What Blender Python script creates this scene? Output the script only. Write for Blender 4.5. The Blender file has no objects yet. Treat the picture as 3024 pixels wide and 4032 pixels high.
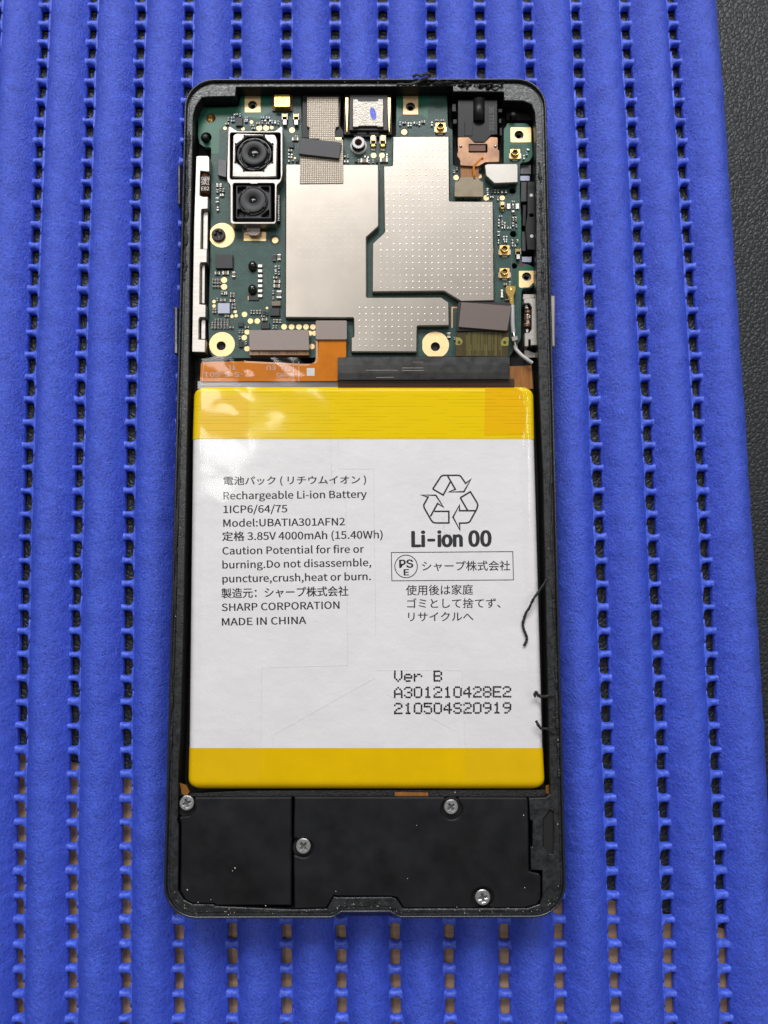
import bpy, bmesh, math, random
import numpy as np
from mathutils import Vector
from mathutils.geometry import tessellate_polygon

random.seed(7)
RNG = np.random.RandomState(11)
S = bpy.context.scene
COL = S.collection
MM = 0.001
ZO = 13.8                 # height of the phone's rim above the table top, mm

# ------------------------------------------------------------------ camera, room light and added panels
FPX, CXP, CYP = 3028.0, 1512.0, 2016.0
TH = math.radians(6.02)
CAM = (0.0, -14.9, 141.1)           # mm, z counted from the phone's rim
cam = bpy.data.cameras.new('camera')
cam.sensor_fit = 'VERTICAL'
cam.sensor_height = 32.0
cam.sensor_width = 24.0
cam.lens = FPX / 4032.0 * 32.0
cam.clip_start = 0.005
cam.clip_end = 50.0
co = bpy.data.objects.new('camera', cam)
co.location = (CAM[0] * MM, CAM[1] * MM, (CAM[2] + ZO) * MM)
co.rotation_euler = (TH, 0, 0)
COL.objects.link(co)
S.camera = co

world = bpy.data.worlds.new('World')
S.world = world
world.use_nodes = True
bg = world.node_tree.nodes['Background']
bg.inputs[0].default_value = (1.0, 0.985, 0.965, 1)
bg.inputs[1].default_value = 0.17


def area_light(name, loc, aim, size, power, color=(1, 1, 1)):
    l = bpy.data.lights.new(name, 'AREA')
    l.shape = 'RECTANGLE'
    l.size, l.size_y = size
    l.energy = power
    l.color = color
    o = bpy.data.objects.new(name, l)
    o.location = loc
    o.rotation_euler = (Vector(aim) - Vector(loc)).to_track_quat('-Z', 'Y').to_euler()
    COL.objects.link(o)


area_light('light_panel', (-0.45, 1.65, 1.9), (0, 0, 0), (1.4, 0.5), 12, (1.0, 0.985, 0.96))  # the room's ceiling light
area_light('rear_fill', (0.0, 0.88, 0.75), (0, 0, 0), (1.0, 0.36), 11.5, (0.98, 0.99, 1.0))  # added low panel for sheen and stronger light on the far ribs
area_light('light_panel', (1.2, 0.4, 1.6), (0, 0, 0), (0.16, 1.3), 5, (1.0, 0.985, 0.97))  # added narrow panel for the highlight along the battery's right edge
area_light('ceiling_lamp', (-0.43, 0.46, 1.7), (0, 0, 0), (0.24, 0.36), 3.5, (1.0, 0.985, 0.96))
S.view_settings.view_transform = 'Standard'
S.view_settings.look = 'None'
S.view_settings.exposure = 0.0
S.view_settings.gamma = 1.0


# ------------------------------------------------------------------ photo pixel -> place at a height
def P(px, py, z):
    dx, dy = (px - CXP) / FPX, -(py - CYP) / FPX
    c, s = math.cos(TH), math.sin(TH)
    wy, wz = dy * c + s, dy * s - c
    t = (z - CAM[2]) / wz
    return (CAM[0] + t * dx, CAM[1] + t * wy)


def mmpx(px, py, z):
    """millimetres per photo pixel at a place"""
    a, b = P(px - 5, py, z), P(px + 5, py, z)
    return (b[0] - a[0]) / 10.0


def L(pts, z):
    return [P(x, y, z) for x, y in pts]


ZONE = {1: (680, 280, .33755), 2: (1120, 280, .33755), 3: (1620, 280, .33755), 4: (680, 840, .33755),
        5: (1120, 840, .36166), 6: (1650, 840, .33755), 7: (700, 1380, .45811), 8: (1440, 1380, .45811),
        9: (840, 1820, .434), 10: (1500, 1820, .434), 11: (700, 2500, .48222), 12: (1300, 2500, .55455),
        13: (620, 3060, .48222), 14: (1420, 3060, .50633), 0: (0, 0, 1.0)}


def Q(zn, *pts):
    x0, y0, s = ZONE[zn]
    return [(x0 + x * s, y0 + y * s) for x, y in pts]


def rect(zn, x0, y0, x1, y1):
    return Q(zn, (x0, y0), (x1, y0), (x1, y1), (x0, y1))


def rounded(loop, r, n=5, only=None):
    """round the corners of a closed loop (any units)"""
    out = []
    N = len(loop)
    for i in range(N):
        p = Vector(loop[i]); a = Vector(loop[i - 1]); b = Vector(loop[(i + 1) % N])
        if only is not None and i not in only:
            out.append(tuple(p)); continue
        da, db = (a - p), (b - p)
        la, lb = da.length, db.length
        if la < 1e-6 or lb < 1e-6:
            continue
        d = min(r, la * 0.45, lb * 0.45)
        pa, pb = p + da.normalized() * d, p + db.normalized() * d
        for k in range(n + 1):
            t = k / n
            q = pa.lerp(p, t).lerp(p.lerp(pb, t), t)
            out.append((q.x, q.y))
    return out


def circle(c, r, n=28, a0=0.0):
    return [(c[0] + r * math.cos(a0 + 2 * math.pi * k / n), c[1] + r * math.sin(a0 + 2 * math.pi * k / n)) for k in range(n)]


def disc(zn, x, y, r, z, n=28):
    """world loop of a circle given in zone pixels"""
    (px, py), = Q(zn, (x, y))
    return circle(P(px, py, z), r * ZONE[zn][2] * mmpx(px, py, z), n)


def area2(loop):
    return sum(loop[i - 1][0] * loop[i][1] - loop[i][0] * loop[i - 1][1] for i in range(len(loop)))


def offset(loop, d):
    """shift every edge to its left by d"""
    N = len(loop)
    out = []
    for i in range(N):
        p, a, b = Vector(loop[i]), Vector(loop[i - 1]), Vector(loop[(i + 1) % N])
        e1, e2 = p - a, b - p
        if e1.length < 1e-7: e1 = e2
        if e2.length < 1e-7: e2 = e1
        n1 = Vector((-e1.y, e1.x)).normalized(); n2 = Vector((-e2.y, e2.x)).normalized()
        m = n1 + n2
        if m.length < 1e-4:
            m = n1
        m.normalize()
        k = min(1.0 / max(m.dot(n1), 0.3), 2.0)
        q = p + m * d * k
        out.append((q.x, q.y))
    return out


# ------------------------------------------------------------------ materials
def nodes_of(m):
    m.use_nodes = True
    nt = m.node_tree
    return nt, nt.nodes['Principled BSDF']


def noise(nt, scale, detail=3.0, rough=0.55, stretch=None, seed=0.0):
    tc = nt.nodes.new('ShaderNodeTexCoord')
    mp = nt.nodes.new('ShaderNodeMapping')
    nt.links.new(tc.outputs['Object'], mp.inputs['Vector'])
    st = stretch or (1, 1, 1)
    mp.inputs['Scale'].default_value = [1000.0 * scale * q for q in st]
    mp.inputs['Location'].default_value = (seed, seed * 1.7, seed * 0.3)
    n = nt.nodes.new('ShaderNodeTexNoise')
    n.inputs['Scale'].default_value = 1.0
    n.inputs['Detail'].default_value = detail
    n.inputs['Roughness'].default_value = rough
    nt.links.new(mp.outputs[0], n.inputs['Vector'])
    return n, mp


def ramp(nt, src, stops):
    r = nt.nodes.new('ShaderNodeValToRGB')
    e = r.color_ramp.elements
    while len(e) < len(stops):
        e.new(0.5)
    for k, (p, c) in enumerate(stops):
        e[k].position = p
        e[k].color = (*c, 1) if len(c) == 3 else c
    nt.links.new(src, r.inputs[0])
    return r


def MAT(name, color, rough=0.5, metal=0.0, var=0.0, vscale=0.6, bump=0.0, bscale=4.0, bdist=0.05, coat=0.0,
        coat_rough=0.1, spec=0.5, stretch=None, rvar=0.0, sheen=0.0, detail=3.0):
    m = bpy.data.materials.new(name)
    nt, b = nodes_of(m)
    b.inputs['Base Color'].default_value = (*color, 1)
    b.inputs['Roughness'].default_value = rough
    b.inputs['Metallic'].default_value = metal
    b.inputs['Specular IOR Level'].default_value = spec
    b.inputs['Coat Weight'].default_value = coat
    b.inputs['Coat Roughness'].default_value = coat_rough
    if sheen:
        b.inputs['Sheen Weight'].default_value = sheen
    if var:
        n, _ = noise(nt, vscale, detail, stretch=stretch)
        lo = [max(0, c * (1 - var)) for c in color]
        hi = [min(1, c * (1 + var)) for c in color]
        r = ramp(nt, n.outputs[0], [(0.3, lo), (0.7, hi)])
        nt.links.new(r.outputs[0], b.inputs['Base Color'])
    if rvar:
        n, _ = noise(nt, vscale * 2.3, 4.0, seed=4.0)
        mr = nt.nodes.new('ShaderNodeMapRange')
        mr.inputs['From Min'].default_value = 0.3; mr.inputs['From Max'].default_value = 0.7
        mr.inputs['To Min'].default_value = max(0.03, rough - rvar); mr.inputs['To Max'].default_value = min(1, rough + rvar)
        nt.links.new(n.outputs[0], mr.inputs['Value'])
        nt.links.new(mr.outputs[0], b.inputs['Roughness'])
    if bump:
        n, _ = noise(nt, bscale, 4.0, stretch=stretch, seed=2.0)
        bp = nt.nodes.new('ShaderNodeBump')
        bp.inputs['Strength'].default_value = bump
        bp.inputs['Distance'].default_value = bdist * MM
        nt.links.new(n.outputs[0], bp.inputs['Height'])
        nt.links.new(bp.outputs[0], b.inputs['Normal'])
    return m


M = {}
M['black_metal'] = MAT('black_metal', (.009, .012, .020), .26, 0, bump=.1, bscale=3, rvar=.08, spec=.8)
M['black_plastic'] = MAT('black_plastic', (.007, .007, .008), .42, spec=.3, var=.3, bump=.2, bscale=8, bdist=.03)
M['black_matte'] = MAT('black_matte', (.006, .006, .007), .75)
M['ledge'] = MAT('glue_stained_plastic', (.014, .015, .017), .36, var=.7, vscale=.7, spec=.65, bump=.35, bscale=2.4, bdist=.2, rvar=.2)
M['glue'] = MAT('black_adhesive', (.011, .011, .011), .52, var=.5, vscale=1.5, bump=1.0, bscale=4, bdist=.2)
M['cover'] = MAT('speaker_cover_plastic', (.0085, .0088, .0105), .46, var=.55, vscale=.11, bump=.3, bscale=7, bdist=.03, rvar=.14, spec=.3)
M['silver'] = MAT('tinned_steel', (.40, .375, .345), .36, 1.0, var=.06, vscale=.25, bump=.12, bscale=4, bdist=.02)
M['shield'] = MAT('shield_steel', (.41, .37, .325), .33, 1.0, var=.05, vscale=.2, bump=.14, bscale=5, bdist=.02)
M['bracket'] = MAT('bracket_steel', (.45, .42, .39), .38, 1.0, var=.1, vscale=.8, bump=.2, bscale=2, bdist=.03, stretch=(.3, 2.5, 1))
M['port_steel'] = MAT('crinkled_steel', (.27, .25, .22), .42, 1.0, var=.12, vscale=1.5, bump=.8, bscale=2.2, bdist=.12)
M['seam'] = MAT('film_seam', (.69, .675, .678), .4)
M['gap_brown'] = MAT('smoky_brown', (.075, .052, .038), .3, var=.3, vscale=.5, stretch=(.1, 3, 1), coat=.3)
M['gap_glare'] = MAT('film_glare', (.13, .128, .125), .3, var=.35, vscale=.4, stretch=(.3, 2, 1), coat=.4)  # glare of the clear film put into this grey
M['via'] = MAT('via_bump', (.09, .15, .13), .3)
M['can'] = MAT('camera_can_steel', (.40, .375, .35), .28, 1.0, var=.1, vscale=.5, bump=.25, bscale=1, bdist=.05)
M['zinc'] = MAT('zinc_screw', (.90, .90, .92), .3, 1.0, var=.12, vscale=2, bump=.2, bscale=6, bdist=.03)
M['screw_black'] = MAT('black_screw_steel', (.035, .03, .03), .42, .6, bump=.3, bscale=8, bdist=.02)
M['gold'] = MAT('gold_plate', (.86, .58, .27), .36, .85, var=.1, vscale=1.2, bump=.2, bscale=5, bdist=.02)
M['gold_bright'] = MAT('gold_can', (.85, .60, .18), .25, 1.0, var=.1, vscale=2)
M['pad'] = MAT('gold_pad', (.92, .66, .34), .45, .6, var=.08, vscale=2)
M['solder'] = MAT('solder', (.50, .48, .45), .38, 1.0, bump=.5, bscale=6, bdist=.05)
M['cap_tan'] = MAT('tan_ceramic', (.20, .145, .10), .5)
M['cap_grey'] = MAT('grey_ceramic', (.10, .095, .095), .5)
M['chip_black'] = MAT('chip_epoxy', (.018, .018, .020), .5, var=.2, vscale=3, bump=.2, bscale=12, bdist=.02)
M['res_blue'] = MAT('blue_resistor', (.07, .15, .42), .35)
M['lavender'] = MAT('silicon_chip', (.36, .37, .46), .32, .25, var=.05)
M['epoxy'] = MAT('black_epoxy', (.004, .004, .004), .08, spec=.7)
M['brass'] = MAT('brass', (.55, .36, .12), .35, 1.0)
M['brown_board'] = MAT('brown_board', (.13, .045, .02), .5)
M['copper'] = MAT('bare_copper', (.62, .33, .18), .4, .6)
M['flex_orange'] = MAT('orange_flex', (.56, .165, .006), .35, var=.08, vscale=.4, spec=.12)
M['flex_brown'] = MAT('amber_flex', (.28, .105, .018), .3, var=.3, vscale=.9, coat=.5, stretch=(3, .2, 1))
M['flex_olive'] = MAT('olive_flex', (.060, .042, .010), .28, var=.35, vscale=1.4, coat=.4, stretch=(3.2, .12, 1))
M['flex_olive_light'] = MAT('olive_flex_edge', (.28, .26, .06), .3, coat=.4)
M['stiff_brown'] = MAT('taupe_stiffener', (.255, .205, .185), .45, .25, var=.04, vscale=3, bump=.15, bscale=14, bdist=.015)
M['stiff_dark'] = MAT('brown_stiffener', (.15, .115, .105), .42, .25, var=.05, vscale=3, bump=.15, bscale=14, bdist=.015)
M['stiff_black'] = MAT('black_stiffener', (.012, .008, .009), .4)
M['stiff_bronze'] = MAT('bronze_stiffener', (.40, .215, .12), .35, .35, var=.35, vscale=.35, coat=.3)
M['stiff_olive'] = MAT('grey_olive_stiffener', (.24, .19, .125), .35, .25, var=.12, vscale=.6, coat=.3)
M['pad_foam'] = MAT('charcoal_pad', (.034, .034, .039), .5, var=.06, vscale=2)
M['tape_black'] = MAT('black_tape', (.024, .023, .023), .36, var=.25, vscale=.3, bump=.2, bscale=2, bdist=.04, stretch=(.25, 2, 1), rvar=.1)
M['white_ink'] = MAT('white_print', (.62, .60, .58), .6)
M['grey_ink'] = MAT('grey_print', (.48, .40, .38), .6)
M['dark_ink'] = MAT('dark_ink', (.012, .011, .016), .55)
M['blue_ink'] = MAT('blue_marker', (.05, .09, .62), .35, var=.5, vscale=2)
M['white_rubber'] = MAT('white_cable_jacket', (.45, .44, .44), .45, var=.03)
M['nylon'] = MAT('white_nylon', (.72, .70, .69), .4, bump=.3, bscale=4)
M['maroon'] = MAT('red_thread', (.09, .02, .02), .4)
M['amber'] = MAT('amber_film', (.20, .085, .01), .2, coat=.6)
M['glass_dark'] = MAT('lens_glass', (.004, .007, .006), .12, spec=.4)
M['lens_black'] = MAT('lens_black', (.026, .027, .030), .55, bump=.15, bscale=10, bdist=.02)
M['lens_ring'] = MAT('lens_ring_black', (.006, .006, .007), .25)
M['inner_grey'] = MAT('grey_magnesium', (.10, .10, .105), .5, .3, var=.3)
M['purple'] = MAT('purple_marker', (.10, .01, .05), .4)
M['label_white'] = MAT('white_label', (.745, .73, .735), .42, var=.025, vscale=.12, bump=.6, bscale=.22, bdist=.3, coat=.2, coat_rough=.12)
M['amber_glass'] = MAT('amber_glass', (.10, .04, .012), .12, spec=.8)
M['dust'] = MAT('pale_dust', (.65, .62, .55), .8)
M['wood'] = MAT('brown_wood', (.56, .36, .23), .55, var=.35, vscale=.12, stretch=(.3, 4, 1), bump=.2, bscale=1)


def pcb_material(name, dark, light):
    m = MAT(name, dark, .35, var=0, bump=.5, bscale=2.2, bdist=.05, spec=.35)
    nt = m.node_tree
    b = nt.nodes['Principled BSDF']
    n, _ = noise(nt, .55, 4, seed=6)
    r = ramp(nt, n.outputs[0], [(.35, [c * .75 for c in dark]), (.65, dark)])
    v = nt.nodes.new('ShaderNodeTexVoronoi')
    tc = nt.nodes.new('ShaderNodeTexCoord'); mp = nt.nodes.new('ShaderNodeMapping')
    mp.inputs['Scale'].default_value = (1900, 1900, 1)
    nt.links.new(tc.outputs['Object'], mp.inputs['Vector']); nt.links.new(mp.outputs[0], v.inputs['Vector'])
    v.inputs['Scale'].default_value = 1.0
    rr = ramp(nt, v.outputs['Distance'], [(.10, (1, 1, 1)), (.16, (0, 0, 0))])
    mx = nt.nodes.new('ShaderNodeMixRGB')
    nt.links.new(rr.outputs[0], mx.inputs[0]); nt.links.new(r.outputs[0], mx.inputs[1])
    mx.inputs[2].default_value = (*light, 1)
    nt.links.new(mx.outputs[0], b.inputs['Base Color'])
    return m


M['pcb'] = pcb_material('green_solder_mask', (.037, .090, .076), (.11, .17, .15))
M['pcb_light'] = MAT('bright_green_laminate', (.010, .11, .065), .32, var=.1, vscale=.4, bump=.1, bscale=3, bdist=.02)
M['pcb_edge'] = M['pcb']


def yellow_material(name, color, lines):
    m = MAT(name, color, .35, var=.05, vscale=.15, coat=.10, coat_rough=.12, spec=.1)
    nt = m.node_tree
    b = nt.nodes['Principled BSDF']
    tc = nt.nodes.new('ShaderNodeTexCoord')
    wv = nt.nodes.new('ShaderNodeTexWave')
    wv.bands_direction = 'Y'
    wv.inputs['Scale'].default_value = 1000.0 / 0.66 / 20 * 6.2832
    wv.inputs['Distortion'].default_value = 0.0
    nt.links.new(tc.outputs['Object'], wv.inputs['Vector'])
    n, _ = noise(nt, .5, 3, stretch=(.35, 2.5, 1), seed=9)
    bp = nt.nodes.new('ShaderNodeBump'); bp.inputs['Distance'].default_value = .02 * MM
    if lines:
        mth = nt.nodes.new('ShaderNodeMath'); mth.operation = 'MULTIPLY'
        r = ramp(nt, wv.outputs[0], [(.0, (0, 0, 0)), (.12, (1, 1, 1))])
        r2 = ramp(nt, n.outputs[0], [(.42, (0, 0, 0)), (.55, (1, 1, 1))])
        mx = nt.nodes.new('ShaderNodeMixRGB'); mx.blend_type = 'LIGHTEN'; mx.inputs[0].default_value = 1
        nt.links.new(r.outputs[0], mx.inputs[1]); nt.links.new(r2.outputs[0], mx.inputs[2])
        mul = nt.nodes.new('ShaderNodeMixRGB'); mul.inputs[1].default_value = (*[c * .72 for c in color], 1); mul.inputs[2].default_value = (*color, 1)
        nt.links.new(mx.outputs[0], mul.inputs[0])
        nt.links.new(mul.outputs[0], b.inputs['Base Color'])
    bp.inputs['Strength'].default_value = .6
    nt.links.new(n.outputs[0], bp.inputs['Height'])
    nt.links.new(bp.outputs[0], b.inputs['Normal'])
    return m


M['yellow_top'] = yellow_material('yellow_tape', (.80, .555, .001), True)
M['yellow_bottom'] = yellow_material('amber_yellow_tape', (.72, .45, .001), False)
M['yellow_patch_b'] = yellow_material('golden_tape', (.80, .50, .002), True)
M['yellow_patch'] = yellow_material('orange_yellow_tape', (.80, .45, .002), True)


def film_material(name, tint=(1, 1, 1), bump=.5, scale=.35, base=.03):
    m = bpy.data.materials.new(name)
    m.use_nodes = True
    nt = m.node_tree
    nt.nodes.clear()
    out = nt.nodes.new('ShaderNodeOutputMaterial')
    tr = nt.nodes.new('ShaderNodeBsdfTransparent'); tr.inputs[0].default_value = (*tint, 1)
    gl = nt.nodes.new('ShaderNodeBsdfGlossy'); gl.inputs['Roughness'].default_value = .1
    fr0 = nt.nodes.new('ShaderNodeFresnel'); fr0.inputs[0].default_value = 1.5
    geo = nt.nodes.new('ShaderNodeNewGeometry')
    inv = nt.nodes.new('ShaderNodeMath'); inv.operation = 'SUBTRACT'; inv.inputs[0].default_value = 1.0
    nt.links.new(geo.outputs['Backfacing'], inv.inputs[1])
    fr = nt.nodes.new('ShaderNodeMath'); fr.operation = 'MULTIPLY'
    nt.links.new(fr0.outputs[0], fr.inputs[0]); nt.links.new(inv.outputs[0], fr.inputs[1])
    ad = nt.nodes.new('ShaderNodeMath'); ad.operation = 'ADD'; ad.inputs[1].default_value = base; ad.use_clamp = True
    n, _ = noise(nt, scale, 3.0)
    bp = nt.nodes.new('ShaderNodeBump'); bp.inputs['Strength'].default_value = bump; bp.inputs['Distance'].default_value = .35 * MM
    nt.links.new(n.outputs[0], bp.inputs['Height'])
    nt.links.new(bp.outputs[0], gl.inputs['Normal'])
    mx = nt.nodes.new('ShaderNodeMixShader')
    nt.links.new(fr.outputs[0], ad.inputs[0]); nt.links.new(ad.outputs[0], mx.inputs[0])
    nt.links.new(tr.outputs[0], mx.inputs[1]); nt.links.new(gl.outputs[0], mx.inputs[2])
    nt.links.new(mx.outputs[0], out.inputs[0])
    return m


M['film'] = film_material('clear_film', (1, 1, 1), .09, .15, -.012)
M['film_brown'] = film_material('smoky_film', (.62, .50, .42), .2, .3, .0)


def fabric_material():
    m = MAT('conductive_cloth', (.40, .335, .26), .42, .35)
    nt = m.node_tree
    b = nt.nodes['Principled BSDF']
    tc = nt.nodes.new('ShaderNodeTexCoord')
    outs = []
    for d, sc, dist in (('X', 2.3, 1.0), ('Y', 2.5, 1.2)):
        w = nt.nodes.new('ShaderNodeTexWave'); w.bands_direction = d
        w.inputs['Scale'].default_value = 1000 * sc * 6.2832 / 20
        w.inputs['Distortion'].default_value = dist; w.inputs['Detail'].default_value = 2; w.inputs['Detail Scale'].default_value = 2
        nt.links.new(tc.outputs['Object'], w.inputs['Vector'])
        outs.append(w.outputs[0])
    mn = nt.nodes.new('ShaderNodeMath'); mn.operation = 'MINIMUM'
    nt.links.new(outs[0], mn.inputs[0]); nt.links.new(outs[1], mn.inputs[1])
    r = ramp(nt, mn.outputs[0], [(0, (.13, .105, .08)), (.45, (.50, .43, .345))])
    nt.links.new(r.outputs[0], b.inputs['Base Color'])
    bp = nt.nodes.new('ShaderNodeBump'); bp.inputs['Strength'].default_value = .7; bp.inputs['Distance'].default_value = .05 * MM
    nt.links.new(mn.outputs[0], bp.inputs['Height']); nt.links.new(bp.outputs[0], b.inputs['Normal'])
    return m


M['fabric'] = fabric_material()


def foam_material():
    m = bpy.data.materials.new('blue_foam')
    nt, b = nodes_of(m)
    b.inputs['Roughness'].default_value = .5
    b.inputs['Specular IOR Level'].default_value = .9
    n1, _ = noise(nt, .35, 4, seed=1)
    n2, _ = noise(nt, 2.4, 5, .74, stretch=(1, .8, 1), seed=3)
    r1 = ramp(nt, n1.outputs[0], [(.3, (.030, .082, .66)), (.7, (.050, .118, .82))])
    pit_glint = ramp(nt, n2.outputs[0], [(.34, (.38, .38, .42)), (.47, (.95, .95, .95)), (.58, (1, 1, 1)), (.70, (1.7, 1.6, 1.3))])  # pit shade and glints of the foam put into its colour
    mul = nt.nodes.new('ShaderNodeMixRGB'); mul.blend_type = 'MULTIPLY'; mul.inputs[0].default_value = 1
    nt.links.new(r1.outputs[0], mul.inputs[1]); nt.links.new(pit_glint.outputs[0], mul.inputs[2])
    nt.links.new(mul.outputs[0], b.inputs['Base Color'])
    bp = nt.nodes.new('ShaderNodeBump'); bp.inputs['Strength'].default_value = 1.0; bp.inputs['Distance'].default_value = .40 * MM
    nt.links.new(n2.outputs[0], bp.inputs['Height'])
    n3, _ = noise(nt, .8, 3, seed=8)
    bp2 = nt.nodes.new('ShaderNodeBump'); bp2.inputs['Strength'].default_value = .3; bp2.inputs['Distance'].default_value = .6 * MM
    nt.links.new(n3.outputs[0], bp2.inputs['Height'])
    nt.links.new(bp.outputs[0], bp2.inputs['Normal'])
    nt.links.new(bp2.outputs[0], b.inputs['Normal'])
    rr = nt.nodes.new('ShaderNodeMapRange')
    rr.inputs['From Min'].default_value = .35; rr.inputs['From Max'].default_value = .7
    rr.inputs['To Min'].default_value = .62; rr.inputs['To Max'].default_value = .34
    nt.links.new(n2.outputs[0], rr.inputs['Value']); nt.links.new(rr.outputs[0], b.inputs['Roughness'])
    return m


M['foam'] = foam_material()
M['strand'] = MAT('pale_blue_foam', (.055, .110, .62), .45, var=.4, vscale=1.4, bump=.7, bscale=3, bdist=.15)


def leather_material():
    m = bpy.data.materials.new('black_leather')
    nt, b = nodes_of(m)
    b.inputs['Base Color'].default_value = (.009, .0115, .0135, 1)
    b.inputs['Roughness'].default_value = .45
    b.inputs['Specular IOR Level'].default_value = .42
    tc = nt.nodes.new('ShaderNodeTexCoord'); mp = nt.nodes.new('ShaderNodeMapping')
    mp.inputs['Scale'].default_value = (1000, 1000, 1000)
    n, nm = noise(nt, .8, 3)
    mx = nt.nodes.new('ShaderNodeMixRGB'); mx.blend_type = 'ADD'; mx.inputs[0].default_value = .8
    nt.links.new(tc.outputs['Object'], mp.inputs['Vector'])
    nt.links.new(mp.outputs[0], mx.inputs[1]); nt.links.new(n.outputs['Color'], mx.inputs[2])
    v = nt.nodes.new('ShaderNodeTexVoronoi'); v.feature = 'DISTANCE_TO_EDGE'; v.inputs['Scale'].default_value = 1.0
    nt.links.new(mx.outputs[0], v.inputs['Vector'])
    r = ramp(nt, v.outputs['Distance'], [(0, (0, 0, 0)), (.25, (1, 1, 1))])
    bp = nt.nodes.new('ShaderNodeBump'); bp.inputs['Strength'].default_value = .4; bp.inputs['Distance'].default_value = .25 * MM
    nt.links.new(r.outputs[0], bp.inputs['Height']); nt.links.new(bp.outputs[0], b.inputs['Normal'])
    return m


M['leather'] = leather_material()


# ------------------------------------------------------------------ mesh building
BASE = {}


def base_of(o):
    """world place (mm) of an object's origin"""
    return BASE.get(o.name, (0, 0, -ZO)) if o is not None else (0, 0, -ZO)


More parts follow.
